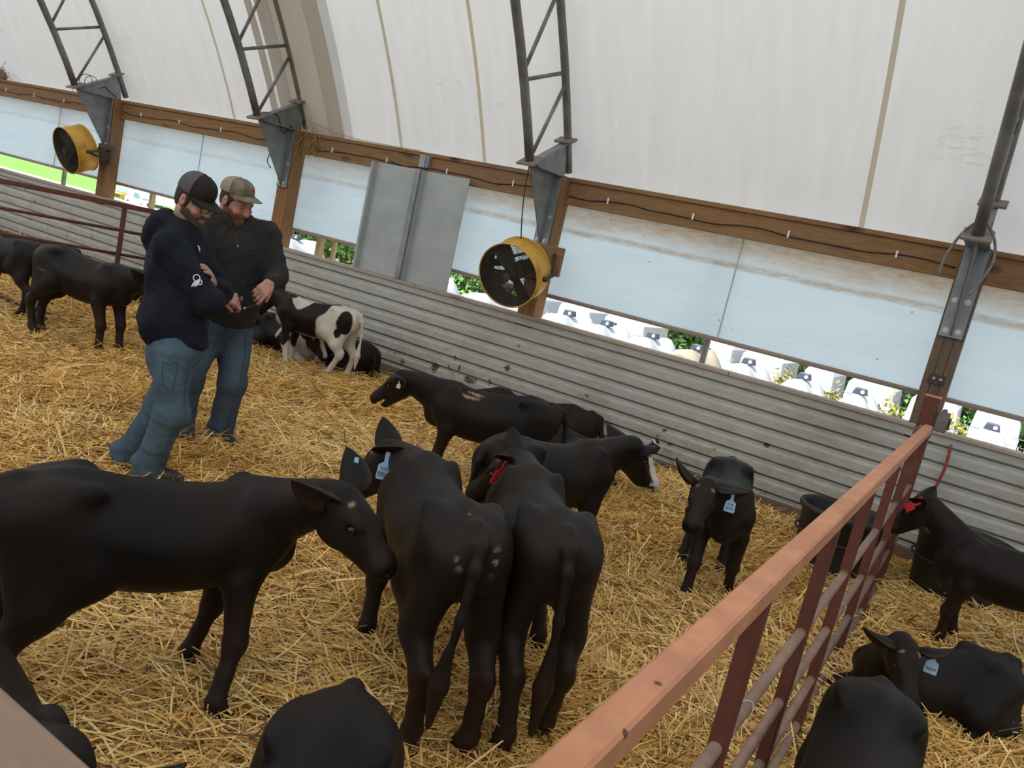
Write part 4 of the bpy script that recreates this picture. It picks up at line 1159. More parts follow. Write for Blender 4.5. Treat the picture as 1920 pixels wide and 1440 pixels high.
class Head:
    def __init__(s, c, yaw, pitch, roll=0, k=1.0):
        s.c = np.asarray(c, float); s.k = k
        s.f = dirv(R(yaw), R(pitch)); s.l = unit(np.cross((0, 0, 1), s.f)); s.u = np.cross(s.f, s.l)
        if roll:
            r = R(roll); s.l, s.u = s.l * math.cos(r) + s.u * math.sin(r), s.u * math.cos(r) - s.l * math.sin(r)
        s.ax = np.array([s.f, s.l, s.u])
    def p(s, f, l=0, u=0): return s.c + s.k * (s.f * f + s.l * l + s.u * u)
    def loc(s, V): r = (V - s.c) / s.k; return r @ s.f, r @ s.l, r @ s.u
    def skull(s, F, g=0.0, wide=1.0):
        E = lambda c, r, kk=.015, sub=False: F.ell(s.p(*c), (np.array(r) + (0 if sub else g)) * s.k, kk, s.ax, sub)
        E((-.012, 0, .030), (.098, .076 * wide, .088)); E((.030, 0, -.030), (.062, .062 * wide, .080), .03)
        F.cone(s.p(.005, 0, -.062), s.p(.072, 0, -.100), (.054 * wide + g) * s.k, (.026 + g) * s.k, .03)
        for q in (-1, 1):
            F.cone(s.p(-.005, q * .048 * wide, -.055), s.p(.060, q * .018, -.102), (.022 + g) * s.k, (.020 + g) * s.k, .03)
        return E
    def face(s, F, wide=1.0, mouth_open=0.0):
        E = s.skull(F, 0, wide)
        for q in (-1, 1):
            E((.078, q * .030, .024), (.014, .026, .008), .015)
            E((.070, q * .044 * wide, -.030), (.018, .020, .018), .02)
            E((.092, q * .031, .006), (.012, .016, .009), .012, True)
            E((.074, q * .031, .005), (.0135, .0135, .0125), .004)
            E((.084, q * .031, .0135), (.007, .016, .004), .006)
            E((.083, q * .031, -.004), (.006, .014, .003), .006)
            E((.100, q * .011, -.034), (.009, .008, .007), .008)
            E((-.008, q * .080 * wide, -.004), (.019, .010, .032), .008); E((-.012, q * .076 * wide, -.022), (.010, .010, .014), .008)
            E((-.002, q * .090 * wide, .0), (.009, .007, .017), .006, True)
            E((.112, q * .008, -.041), (.004, .004, .003), .004, True)
        F.cone(s.p(.082, 0, .014), s.p(.110, 0, -.028), .0085 * s.k, .0115 * s.k, .012)
        E((.108, 0, -.031), (.011, .011, .009), .010)
        E((.090, 0, -.062), (.010, .024, .006), .008); E((.087, 0, -.075 - mouth_open), (.010, .020, .007), .008)
        E((.100, 0, -.0675 - mouth_open * .5), (.014, .021, .0018 + mouth_open * .5), .004, True)
        E((.074, 0, -.102), (.016, .018, .012), .015)
    def beard(s, V=None, full=False, wide=1.0, h=.0035, mat=None, parent=None):
        ext = .15 * s.k; F = Field.uni(s.c - ext, s.c + ext, h)
        g = .0025 if not full else .010
        s.skull(F, g, wide)
        E = lambda c, r, kk=.01, sub=False: F.ell(s.p(*c), np.array(r) * s.k, kk, s.ax, sub)
        E((.088, 0, -.054), (.014 + g * .5, .030, .009), .008)
        if full: E((.066, 0, -.118), (.032, .036, .026), .03); E((.03, 0, -.11), (.05, .05 * wide, .03), .03)
        # keep jaw, cheeks and upper lip only
        F.plane_cut(s.p(.0, 0, -.026 if not full else -.020), s.u + .16 * s.f, 0)
        F.plane_cut(s.p(-.004, 0, 0), -s.f, 0)
        E((.098, 0, -.0685), (.020, .018, .0085 if not full else .011), .006, True)
        E((.082, .040, -.022), (.034, .034, .026), .01, True); E((.082, -.040, -.022), (.034, .034, .026), .01, True); E((.115, 0, -.028), (.03, .022, .020), .006, True)
        v, q = F.mesh(1)
        return np_mesh('beard', v, q, mat, parent, True)
    def sideburn_hair(s, mat, parent, wide=1.0, h=.004):
        ext = .16 * s.k; F = Field.uni(s.c - ext, s.c + ext, h)
        F.ell(s.p(-.014, 0, .028), np.array((.1005, .0785 * wide, .090)) * s.k, .01, s.ax)
        for q in (-1, 1): F.ell(s.p(.012, q * .068 * wide, .005), np.array((.012, .010, .040)) * s.k, .01, s.ax)
        F.ell(s.p(-.05, 0, -.02), np.array((.058, .062 * wide, .06)) * s.k, .02, s.ax)
        F.ell(s.p(.085, 0, -.01), np.array((.075, .09, .075)) * s.k, .01, s.ax, True)
        for q in (-1, 1): F.ell(s.p(-.012, q * .085 * wide, -.006), np.array((.022, .03, .036)) * s.k, .006, s.ax, True)
        F.plane_cut(s.p(0, 0, -.065), -s.u, 0)
        v, q = F.mesh(1); return np_mesh('hair', v, q, mat, parent, True)
    def cap(s, parent, front, back, brimm, tilt=0.0, lift=0.0, height=.118, mark=None, k=1.0, brim_l=.075, btn=None):
        """baseball cap: crown panels, sweat band line and a curved peak"""
        f, u = s.f * math.cos(tilt) - s.u * math.sin(tilt), s.u * math.cos(tilt) + s.f * math.sin(tilt)
        P = lambda a, b, c: tuple(s.c + s.k * k * (f * a + s.l * b + u * (c + lift)))
        root = empty('cap'); root.parent = parent
        nA, nT = 48, 14
        def crown(i, j):
            a = 2 * PI * i / nA; t = j / nT
            r = (1 - t ** 2.5) ** .48
            ff = math.cos(a); fr = max(0, ff)
            x = math.cos(a) * (.104 * r + .010 * fr * math.sin(t * PI * .75)) - .010; y = math.sin(a) * .0855 * r
            z = .043 + height * t * (1 + .10 * fr * math.sin(t * PI))
            return P(x, y, z)
        V = [crown(i, j) for j in range(nT + 1) for i in range(nA)]
        FF, mi = [], []
        for j in range(nT):
            for i in range(nA):
                k_ = (i + 1) % nA
                FF.append((j*nA+i, j*nA+k_, (j+1)*nA+k_, (j+1)*nA+i))
                a = 2 * PI * (i + .5) / nA; a = a - 2 * PI if a > PI else a
                mi.append(0 if abs(a) < 1.25 else 1)
        V = np.array(V); inner = V * .985 + np.array(s.p(-.01, 0, .03)) * .015
        Fa = np.array(FF); n0 = len(V)
        V2 = np.concatenate([V, inner]); Fr = [(i, (i + 1) % nA, n0 + (i + 1) % nA, n0 + i) for i in range(nA)]
        Fall = np.concatenate([Fa, Fa[:, ::-1] + n0, np.array(Fr)[:, ::-1]])
        np_mesh('crown', V2, Fall, [front, back], root, True, mi=np.array(mi + mi + [0] * nA))
        for q in (-1, 1):
            m = MB(); m.tube([Vector(crown(int(round(q * 1.25 / (2*PI) * nA)) % nA, j)) + Vector(s.l * q * .0005) for j in range(nT)], .0016, 5); m.build('panel_seam', brimm, root)
        m = MB(); m.sphere(crown(0, nT), .006, 8); m.build('button', btn or brimm, root)
        rows = []
        for th_ in (0, -.0035):
            for j in range(9):
                t = j / 8; row = []
                for i in range(21):
                    e = -1 + 2 * i / 20; a = e * 1.30
                    x0, y0 = .104 * math.cos(a) - .010, .0855 * math.sin(a)
                    L = brim_l * (1 - .55 * abs(e) ** 2.6)
                    x = x0 + L * t; y = y0 * (1 - .10 * t)
                    row.append(P(x, y, .046 - .010 * t - .020 * (e ** 2) * (.3 + .7 * t) + th_))
                rows.append(row)
        n = 21; vs = [p for r_ in rows for p in r_]; fs = []
        for b in (0, 9):
            for j in range(8):
                for i in range(20): 
                    q = ((b+j)*n+i, (b+j)*n+i+1, (b+j+1)*n+i+1, (b+j+1)*n+i); fs.append(q if b == 0 else q[::-1])
        for i in range(20): fs.append((8*n+i, 8*n+i+1, 17*n+i+1, 17*n+i))
        for j in range(8):
            fs.append((j*n, (j+1)*n, (10+j)*n, (9+j)*n)); fs.append((j*n+20, (9+j)*n+20, (10+j)*n+20, (j+1)*n+20))
        m = MB(); m.add(vs, fs, 0, True); m.build('peak', brimm, root)
        if mark:
            a0, t0 = mark
            i_ = a0 / (2 * PI) * nA
            c0 = Vector(crown(int(round(i_)) % nA, t0)); nrm = (c0 - Vector(s.p(-.01, 0, .06))).normalized()
            x_ = Vector((0, 0, 1)).cross(nrm).normalized(); y_ = nrm.cross(x_)
            leaf = [(0, -.011), (.002, -.004), (.009, -.006), (.007, -.002), (.013, .003), (.009, .004), (.009, .009), (.004, .005), (0, .014), (-.004, .005), (-.009, .009), (-.009, .004), (-.013, .003), (-.007, -.002), (-.009, -.006), (-.002, -.004)]
            m = MB(); m.prism([c0 + nrm * .001 + x_ * a + y_ * b for a, b in leaf], nrm * .0025); m.build('leaf_mark', RED_MARK, root)
        return root
    def tone(s, V, C, ruddy, lip=(.30, .12, .10), base=None):
        f, l, u = s.loc(V)
        def w(c, r): return 1 - sstep(.4, 1.1, np.linalg.norm((np.stack([f, l, u], 1) - np.array(c)) / np.array(r), axis=1))
        for q in (-1, 1):
            C = C + (np.array(ruddy) - C) * (w((.075, q * .045, -.022), (.05, .035, .03)) * .8)[:, None]
            C = C + (np.array(ruddy) - C) * (w((-.01, q * .085, -.01), (.03, .02, .04)) * .5)[:, None]
            C = C + (np.array((.035, .022, .016)) - C) * (w((.090, q * .031, .005), (.014, .014, .0075)) * .85)[:, None]
            C = C + (np.array((.06, .035, .022)) - C) * (w((.088, q * .032, .0265), (.02, .024, .0055)) * .8)[:, None]
        C = C + (np.array(ruddy) - C) * (w((.108, 0, -.028), (.02, .02, .02)) * .6)[:, None]
        C = C + (np.array(lip) - C) * (w((.095, 0, -.068), (.018, .024, .010)) * .75)[:, None]
        return C

def hand(F, wrist, d, palm_n, side, curl=(25, 45, 35), spread=5, thumb=(40, 20), k=1.0, curls=None):
    """d: direction wrist to knuckles; palm_n: the way the palm faces; side +1 if the thumb leaves on +t (t = d x palm_n)"""
    w = np.asarray(wrist, float); d = unit(d); n = unit(np.asarray(palm_n) - d * (np.asarray(palm_n) @ d)); t = np.cross(d, n) * side
    kn = w + d * .088 * k
    F.cone(w - d * .05 * k, w, .026 * k, .027 * k, .015, (n, .78))
    for i, o in enumerate((.030, .010, -.010, -.029)):
        F.cone(w + t * o * .55 * k + d * .01, kn + t * o * k - d * .004 * i * k, .016 * k, .0125 * k, .014, (n, .95))
    F.cone(w + t * .018 * k + n * .008 * k, w + t * .030 * k + d * .045 * k + n * .012 * k, .015 * k, .014 * k, .015)
    L = ((.044, .027, .021), (.048, .030, .022), (.044, .028, .021), (.034, .021, .019))
    tips = []
    for i, o in enumerate((.030, .010, -.010, -.029)):
        p = kn + t * o * k - d * .004 * i * k; a = R(spread * (1.5 - i)); dd = unit(d * math.cos(a) + t * math.sin(a)); ang = 0
        cc = curls[i] if curls else curl
        rr = (.0098, .0088, .0080, .0070)
        for j in range(3):
            ang += R(cc[j]); e = dd * math.cos(ang) + n * math.sin(ang)
            q = p + e * L[i][j] * k; F.cone(p, q, rr[j] * k, rr[j + 1] * k, .006); p = q
        tips.append(p)
    p = w + t * .030 * k + d * .030 * k + n * .006 * k; a = R(thumb[0]); b = R(thumb[1])
    e = unit(d * math.cos(a) + t * math.sin(a) * .9 + n * math.sin(b)); q = p + e * .040 * k; F.cone(p, q, .0135 * k, .0105 * k, .010)
    e2 = unit(e + n * math.sin(b) * .9 + d * .35); q2 = q + e2 * .030 * k; F.cone(q, q2, .0108 * k, .0085 * k, .006)
    tips.append(q2)
    return tips

def nonuni(lo, hi, fine, h0, h1):
    """axis with step h0 inside the fine intervals and h1 elsewhere"""
    a = [lo]; x = lo
    while x < hi:
        x += h0 if any(f0 <= x <= f1 for f0, f1 in fine) else h1
        a.append(x)
    return np.array(a)

def stick(bvh, p, off):
    h = bvh.find_nearest(Vector(p)); return h[0] + h[1] * off, h[1]
def bvh_of(V, F): return BVHTree.FromPolygons([tuple(v) for v in V], [tuple(int(i) for i in f) for f in F])

def jeans_shade(V, seed, fades):
    C = np.ones((len(V), 3)) * (.92 + .10 * vnoise(V * np.array([1, 1, .6]), 9, seed))[:, None]
    for c, r, a in fades:
        d = np.linalg.norm((V - np.array(c)) / np.array(r), axis=1); C = C * (1 + a * (1 - sstep(.2, 1.1, d)))[:, None]
    wr = vnoise(V * np.array([.5, .5, 1.6]), 34, seed + 2); C *= (1 - .16 * sstep(.35, .8, wr))[:, None]
    return C

def wrinkle(V, F, amp, f, seed, st=(1, 1, 1.6), zr=None):
    """push the surface along its normals to make soft folds"""
    N = np.zeros_like(V)
    a, b, c = V[F[:, 0]], V[F[:, 1]], V[F[:, 2]]; fn = np.cross(b - a, c - a)
    for i in range(4): np.add.at(N, F[:, i], fn)
    N /= np.maximum(np.linalg.norm(N, axis=1), 1e-9)[:, None]
    w = vnoise(V * np.array(st), f, seed); w = np.sign(w) * np.abs(w) ** .8
    if zr is not None: w = w * zr(V)
    return V + N * (w * amp)[:, None]

ROT = R(30)
# ---------------------------------------------------------------- man in the navy hooded sweatshirt, arms folded
P1 = (-3.952, 2.816, 0.0)
m1 = thing('person', 'man in a navy hooded sweatshirt, dark cap and glasses standing with arms folded', 'person', P1, ROT + R(40))
hd1 = Head((.095, -.035, 1.585), -56, -18, 4, 1.02)
T1 = np.array([dirv(R(-32), 0), dirv(R(58), 0), (0, 0, 1)])
sR, eR, wR = np.array([-.045, -.165, 1.345]), np.array([.185, -.255, 1.075]), np.array([.325, -.03, 1.115])
sL, eL, wL = np.array([.165, .140, 1.345]), np.array([.315, .02, 1.09]), np.array([.245, -.130, 1.15])
hipR, kneeR, ankR = np.array([.062, -.170, .78]), np.array([.092, -.205, .42]), np.array([.030, -.142, .07])
hipL, kneeL, ankL = np.array([.162, -.020, .78]), np.array([.100, .020, .40]), np.array([-.024, .108, .06])
zf = [(1.44, 1.76), (1.05, 1.28)]
F = Field(nonuni(-.30, .56, [(-.3, .56)], .0045, .0045), nonuni(-.44, .34, [(-.42, .34)], .0045, .0045), nonuni(-.02, 1.77, zf, .0042, .014))
hd1.face(F)
F.cone(hd1.p(-.030, 0, -.06), (.06, .0, 1.40), .056, .066, .03)
F.ell((.055, 0, 1.20), (.13, .17, .25), .05, T1); F.ell((.105, -.06, .88), (.13, .15, .18), .05, T1)
F.cone(sR, eR, .05, .042, .03); F.cone(eR, wR, .042, .028, .02); F.cone(sL, eL, .05, .042, .03); F.cone(eL, wL, .042, .028, .02)
for a, b, c in ((hipR, kneeR, ankR), (hipL, kneeL, ankL)): F.cone(a, b, .075, .05, .04); F.cone(b, c, .05, .035, .03); F.cone(c, c + np.array([.10, -.07, -.03]), .035, .03, .02)
# left hand lying over the right upper arm, right hand tucked under the left arm
hand(F, np.array([.232, -.145, 1.165]), (-.42, -.50, .55), (-.75, .15, -.5), 1, curl=(10, 16, 12), thumb=(20, 5))
hand(F, np.array([.315, .0, 1.105]), (.15, .95, .12), (-.9, .1, 0), -1, curl=(20, 25, 20))
V, Q = F.mesh(1)
C = np.tile(np.array((.47, .27, .20)), (len(V), 1)); C = hd1.tone(V, C, (.50, .22, .16))
np_mesh('body', V, Q, SKIN, m1, True, C)
hd1.beard(mat=BEARD_D, parent=m1); hd1.sideburn_hair(HAIR_D, m1)
hd1.cap(m1, CAP_DK, CAP_GR, CAP_DK, tilt=.05, height=.108, k=1.03, brim_l=.085)
# glasses
g = empty('glasses'); g.parent = m1
for q in (-1, 1):
    c = [hd1.p(.110 + .004 * abs(math.cos(a)) - .012 * (1 + q * math.cos(a)) * .5, q * .034 + .0255 * math.cos(a) * abs(math.cos(a)) ** -.3 * 1.0 if abs(math.cos(a)) > .05 else q * .034, .001 + .0195 * (1 if math.sin(a) > 0 else -1) * abs(math.sin(a)) ** .7) for a in np.linspace(0, 2*PI, 25)[:-1]]
    m = MB(); m.tube(c, .0017, 6, closed=True); m.build('rim', GLASS_FR, g)
    m = MB(); m.add([tuple(p) for p in c], [tuple(range(24))]); m.build('lens', LENS, g, fix=False)
    m = MB(); m.tube([hd1.p(.100, q * .060, .008), hd1.p(.085, q * .074, .010), hd1.p(.0, q * .084, .012), hd1.p(-.012, q * .085, .002)], .0018, 6); m.build('temple', GLASS_FR, g)
m = MB(); m.tube([hd1.p(.112, -.010, .008), hd1.p(.116, 0, .011), hd1.p(.112, .010, .008)], .0017, 6); m.build('bridge', GLASS_FR, g)
# sweatshirt
F = Field.uni((-.32, -.44, .70), (.52, .34, 1.56), .0065)
F.ell((.055, .0, 1.22), (.150, .205, .24), .06, T1); F.ell((.090, -.040, .98), (.160, .195, .22), .08, T1)
F.cone((.095, -.05, .95), (.118, -.085, .80), .160, .152, .06)
F.ell((.04, -.03, .90), (.14, .17, .14), .07, T1)
F.cone((.115, -.085, .79), (.115, -.09, .752), .158, .152, .012); F.plane_cut((.115, -.09, .757), (.22 * .85, -.22 * .53, -1))
F.cone((-.02, -.12, 1.36), (.06, -.01, 1.42), .066, .082, .06); F.cone((.15, .11, 1.37), (.06, -.01, 1.42), .07, .08, .05)
F.cone(sR + np.array([.01, .01, -.015]), eR, .074, .070, .06); F.ell(eR, (.072, .070, .072), .03); F.cone(eR, wR, .070, .050, .03)
F.cone(sL, eL, .082, .070, .04); F.cone(eL, wL + np.array([.03, -.02, 0]), .066, .050, .02); F.cone(wL + np.array([.03, -.02, 0]), wL + np.array([.012, -.03, .01]), .046, .044, .008)
# the hood lies bunched behind the neck
hb = np.array([-.035, .02, 1.47])
for a in np.linspace(-1.9, 1.9, 13):
    c0 = np.array([.05, -.005, 1.455]); dr = np.array([-math.cos(a) * .100, -math.sin(a) * .100, 0]); rot = R(-25); dr = np.array([dr[0] * math.cos(rot) - dr[1] * math.sin(rot), dr[0] * math.sin(rot) + dr[1] * math.cos(rot), .012 - .075 * sstep(.9, 1.9, abs(a))])
    F.ell(c0 + dr, (.045, .045, .036), .03)
F.ell((-.06, .035, 1.41), (.062, .085, .065), .04, T1); F.ell((-.075, .045, 1.345), (.046, .075, .07), .04, T1)
F.ell(hd1.p(-.02, 0, -.05) + np.array([-.005, 0, -.02]), (.066, .068, .14), .02, sub=True)
F.ell((.06, -.01, 1.50), (.075, .075, .07), .02, sub=True)
V, Q = F.mesh(1)
V = wrinkle(V, Q, .008, 20, 3, (1.2, 1.2, .7)); V = wrinkle(V, Q, .005, 46, 6, (.8, .8, 1.3))
sw = np_mesh('sweatshirt', V, Q, NAVY, m1, True)
bv = bvh_of(V, Q)
# white emblem on the right sleeve
em = MB()
pc, nr = stick(bv, (.075, -.36, 1.20), .003)
ex = Vector((0, 0, 1)).cross(nr).normalized(); ey = nr.cross(ex)
def T(a, b, o=.002):
    p, n_ = stick(bv, pc + ex * a + ey * b, o); return p
for (ca, cb, r_) in ((.002, .022, .017), (.019, .002, .014)):
    em.tube([T(ca + r_ * math.cos(a), cb + r_ * math.sin(a)) for a in np.linspace(0, 2*PI, 19)[:-1]], .0028, 6, closed=True)
for k in range(4):
    em.tube([T(-.024 + k * .009 + t * .018, -.034 + k * .003 + t * .034) for t in np.linspace(0, 1, 6)], .0030, 6)
em.build('sleeve_emblem', WHITE, sw)
m = MB(); p0, _ = stick(bv, (.155, -.165, 1.37), .004); m.tube([p0, p0 + Vector((.008, -.004, -.012)), p0 + Vector((.012, -.006, -.03))], .004, 6); m.build('drawcord_tip', WHITE, sw)
# jeans
F = Field.uni((-.26, -.40, .02), (.46, .28, .86), .0065)
F.ell((.128, -.102, .78), (.128, .145, .10), .05, T1)
for a, b, c in ((hipR, kneeR, ankR), (hipL, kneeL, ankL)):
    F.cone(a + np.array([0, 0, -.02]), b, .103, .084, .05); F.cone(b, c, .082, .080, .04); F.ell(b + np.array([.01, -.01, .0]), (.088, .085, .08), .04)
    F.ell(c + np.array([-.005, 0, .05]), (.086, .084, .05), .03); F.ell(c + np.array([.01, -.01, .0]), (.088, .088, .05), .02)
F.ell((.055, -.06, .72), (.10, .11, .14), .06)
V, Q = F.mesh(1)
V = wrinkle(V, Q, .0045, 19, 13, (1.0, 1.0, 1.2)); V = wrinkle(V, Q, .0028, 55, 16, (.8, .8, 1.3))
C = jeans_shade(V, 4, (((.16, -.17, .60), (.12, .10, .22), .45), ((.22, -.10, .58), (.10, .12, .2), .35), ((-.05, -.15, .30), (.1, .1, .16), .15)))
je = np_mesh('jeans', V, Q, DENIM, m1, True, C)
bv = bvh_of(V, Q)
def seam(par, bv_, pts, r=.0022, mat=None, name='seam', off=.0008):
    P = []
    for i in range(len(pts) - 1):
        for t in np.linspace(0, 1, 7)[:-1]:
            P.append(stick(bv_, np.array(pts[i]) * (1 - t) + np.array(pts[i + 1]) * t, off)[0])
    P.append(stick(bv_, pts[-1], off)[0]); m = MB(); m.tube(P, r, 5); return m.build(name, mat or DENIM_SEAM, par)
DENIM_SEAM = simple('denim_seam', (.032, .048, .068), (.05, .07, .095), 60, (1, 1, 1), .9)
seam(je, bv, [(.16, -.32, .74), (.17, -.32, .60), (.15, -.32, .42), (.10, -.30, .25), (.07, -.28, .08)])
seam(je, bv, [(-.045, -.28, .712), (.07, -.34, .728)], name='pocket_stitch'); seam(je, bv, [(-.045, -.28, .712), (-.03, -.30, .585), (.015, -.33, .56), (.055, -.34, .59), (.07, -.34, .728)], name='pocket_stitch')
for a in (ankR, ankL):
    F = Field.uni(a + np.array([-.14, -.22, -.09]), a + np.array([.26, .14, .14]), .007)
    d = np.array([.82, -.57, 0]); ax = np.array([d, np.cross((0, 0, 1), d), (0, 0, 1)])
    F.ell(a + d * .07 + np.array([0, 0, -.015]), (.14, .048, .045), .03, ax); F.cone(a + np.array([0, 0, .06]), a, .052, .055, .03); F.plane_cut(a + np.array([0, 0, -.055]), (0, 0, -1))
    v, q = F.mesh(1); np_mesh('boot', v, q, BOOT, m1, True)

# ---------------------------------------------------------------- bearded man in the charcoal pullover, both hands on a small stick
P2 = (-4.276, 3.543, 0.0)
m2 = thing('person', 'big bearded man in a charcoal zip-neck pullover and tan cap looking at his hands', 'person', P2, ROT + R(25))
hd2 = Head((-.045, -.035, 1.615), -48, -22, 8, 1.06)
sR, eR, wR = np.array([-.235, -.03, 1.435]), np.array([-.235, -.20, 1.16]), np.array([-.075, -.335, 1.05])
sL, eL, wL = np.array([.185, .045, 1.435]), np.array([.262, -.06, 1.20]), np.array([.205, -.285, 1.17])
hipR, kneeR, ankR = np.array([-.095, -.03, .80]), np.array([-.165, -.06, .43]), np.array([-.165, -.03, .03])
hipL, kneeL, ankL = np.array([.080, .03, .80]), np.array([.110, -.02, .44]), np.array([.085, .04, .06])
F = Field(nonuni(-.36, .40, [(-.36, .40)], .0045, .0045), nonuni(-.50, .20, [(-.5, .2)], .0045, .0045), nonuni(-.04, 1.84, [(1.42, 1.82), (.92, 1.26)], .0042, .014))
hd2.face(F, 1.06, .006)
F.cone(hd2.p(-.030, 0, -.06), (-.03, .0, 1.43), .064, .075, .03)
F.ell((-.025, 0, 1.22), (.19, .12, .26), .05); F.ell((-.01, 0, .88), (.16, .12, .18), .05)
F.cone(sR, eR, .055, .045, .03); F.cone(eR, wR, .045, .031, .02); F.cone(sL, eL, .055, .045, .03); F.cone(eL, wL, .045, .031, .02)
for a, b, c in ((hipR, kneeR, ankR), (hipL, kneeL, ankL)): F.cone(a, b, .08, .055, .04); F.cone(b, c, .055, .038, .03); F.cone(c, c + np.array([.04, -.11, -.02]), .036, .03, .02)
tR = hand(F, wR, (.86, -.22, -.10), (.10, .62, -.50), -1, curls=((45, 55, 30), (55, 65, 40), (62, 70, 45), (68, 72, 45)), spread=2, thumb=(28, 30), k=1.08)
tL = hand(F, wL, (-.42, -.55, -.50), (-.35, .70, -.62), 1, curls=((30, 50, 30), (40, 55, 35), (45, 58, 40), (48, 60, 40)), spread=3, thumb=(35, 32), k=1.08)
V, Q = F.mesh(1)
C = np.tile(np.array((.50, .265, .205)), (len(V), 1)); C = hd2.tone(V, C, (.50, .18, .14))
np_mesh('body', V, Q, SKIN, m2, True, C)
hd2.beard(mat=BEARD_R, parent=m2, full=True, wide=1.06); hd2.sideburn_hair(HAIR_R, m2, 1.06)
hd2.cap(m2, CAP_TAN, CAP_MESH, CAP_TAN, tilt=-.24, lift=.010, height=.084, k=1.04, brim_l=.080, mark=(.25, 6))
m = MB(); kf = wL + unit((-.42, -.55, -.50)) * .1
dL = unit((-.42, -.55, -.50)); nL = unit(np.array((-.35, .70, -.62)) - dL * (np.array((-.35, .70, -.62)) @ dL)); tLx = np.cross(dL, nL)
kn = wL + dL * .088 * 1.08 + tLx * -.010 * 1.08 - dL * .008 * 1.08; e_ = dL * math.cos(R(45)) + nL * math.sin(R(45)); rc = kn + e_ * .022
e1 = tLx; e2 = np.cross(e_, e1)
m.tube([rc + (e1 * math.cos(a) + e2 * math.sin(a)) * .0112 for a in np.linspace(0, 2*PI, 15)[:-1]], .0026, 6, closed=True); m.build('ring', STEEL, m2)
# pullover
F = Field.uni((-.40, -.44, .78), (.42, .26, 1.60), .0065)
F.ell((-.025, 0, 1.27), (.235, .160, .24), .06); F.ell((-.015, -.02, 1.03), (.215, .175, .22), .08); F.cone((-.005, -.01, .98), (.0, 0, .87), .165, .155, .05, ((1, 0, 0), 1.2)); F.cone((.0, 0, .875), (.0, 0, .835), .150, .145, .012, ((1, 0, 0), 1.22)); F.plane_cut((0, 0, .828), (0, 0, -1))
F.cone((-.19, -.01, 1.44), (-.04, 0, 1.48), .085, .085, .05); F.cone((.15, .02, 1.44), (-.02, 0, 1.48), .08, .085, .05)
F.cone(sR, eR, .092, .076, .05); F.cone(eR, wR - unit(wR - eR) * .02, .072, .052, .03)
F.cone(sL, eL, .090, .078, .05); F.cone(eL, wL - unit(wL - eL) * .03, .074, .052, .03); F.cone(wL - unit(wL - eL) * .06, wL - unit(wL - eL) * .025, .052, .050, .01)
# stand-up collar, open in front
for a in np.linspace(.55, 2 * PI - .55, 19):
    b = a + R(-62); c0 = np.array([-.035 + .098 * math.cos(b), -.01 + .092 * math.sin(b), 1.495 + .018 * (1 - math.cos(a)) * .5 - .022 * (1 - sstep(.5, 1.4, min(a, 2*PI - a)))]); F.ell(c0, (.026, .026, .038), .015)
F.ell((-.035, -.015, 1.56), (.078, .075, .10), .015, sub=True)
F.cone((-.005, -.17, 1.39), (-.03, -.09, 1.53), .012, .050, .015, sub=True)
V, Q = F.mesh(1)
V = wrinkle(V, Q, .007, 22, 23, (1.3, 1.3, .6)); V = wrinkle(V, Q, .0045, 48, 26, (1, 1, 1.0))
pv = np_mesh('pullover', V, Q, CHAR, m2, True); bv = bvh_of(V, Q)
ZIPM = simple('dull_zip', (.10, .095, .09), (.06, .055, .05), 60, (1, 1, 1), .4, .6)
CH_SEAM = simple('charcoal_seam', (.012, .011, .011), (.018, .017, .016), 60)
seam(pv, bv, [(-.22, -.2, 1.355), (-.10, -.25, 1.345), (.03, -.25, 1.345), (.18, -.2, 1.37)], .002, CH_SEAM)
seam(pv, bv, [(-.12, -.28, 1.08), (.0, -.28, 1.075), (.12, -.26, 1.09), (.2, -.2, 1.11)], .002, CH_SEAM)
seam(pv, bv, [(-.045, -.13, 1.50), (-.02, -.20, 1.42), (-.005, -.22, 1.375)], .0022, ZIPM, 'zip'); m = MB(); p0, n_ = stick(bv, (-.003, -.24, 1.372), .004); m.tube([p0, p0 + Vector((.001, -.003, -.022))], .004, 6); m.build('zip_pull', STEEL, pv)
m = MB(); p0, n_ = stick(bv, (.075, -.25, 1.04), .002); m.box((p0.x - .008, p0.y - .002, p0.z - .014), (p0.x + .008, p0.y + .001, p0.z + .014)); m.build('pocket_label', simple('tan_label', (.30, .20, .15), (.24, .16, .12), 40), pv)
# jeans
F = Field.uni((-.36, -.26, .0), (.30, .24, .92), .0065)
F.ell((-.01, 0, .83), (.165, .135, .10), .05)
for a, b, c in ((hipR, kneeR, ankR), (hipL, kneeL, ankL)):
    F.cone(a + np.array([0, 0, -.02]), b, .116, .088, .05); F.cone(b, c, .086, .080, .04); F.ell(b, (.088, .085, .08), .04)
    F.ell(c + np.array([.0, -.005, .06]), (.086, .086, .05), .03); F.ell(c + np.array([.005, -.01, .015]), (.088, .09, .04), .02)
V, Q = F.mesh(1)
V = wrinkle(V, Q, .0045, 19, 33, (1.0, 1.0, 1.2)); V = wrinkle(V, Q, .0028, 55, 36, (.8, .8, 1.3))
C = jeans_shade(V, 14, (((.12, -.12, .62), (.10, .12, .20), .40), ((-.09, -.12, .6), (.08, .1, .22), .25), ((.12, -.10, .42), (.08, .09, .12), .3)))
je = np_mesh('jeans', V, Q, DENIM2, m2, True, C); bv = bvh_of(V, Q)
seam(je, bv, [(.01, -.2, .84), (.0, -.2, .72), (-.005, -.18, .64)], name='fly_seam'); seam(je, bv, [(.20, -.15, .80), (.19, -.16, .6), (.16, -.16, .40), (.14, -.14, .1)])
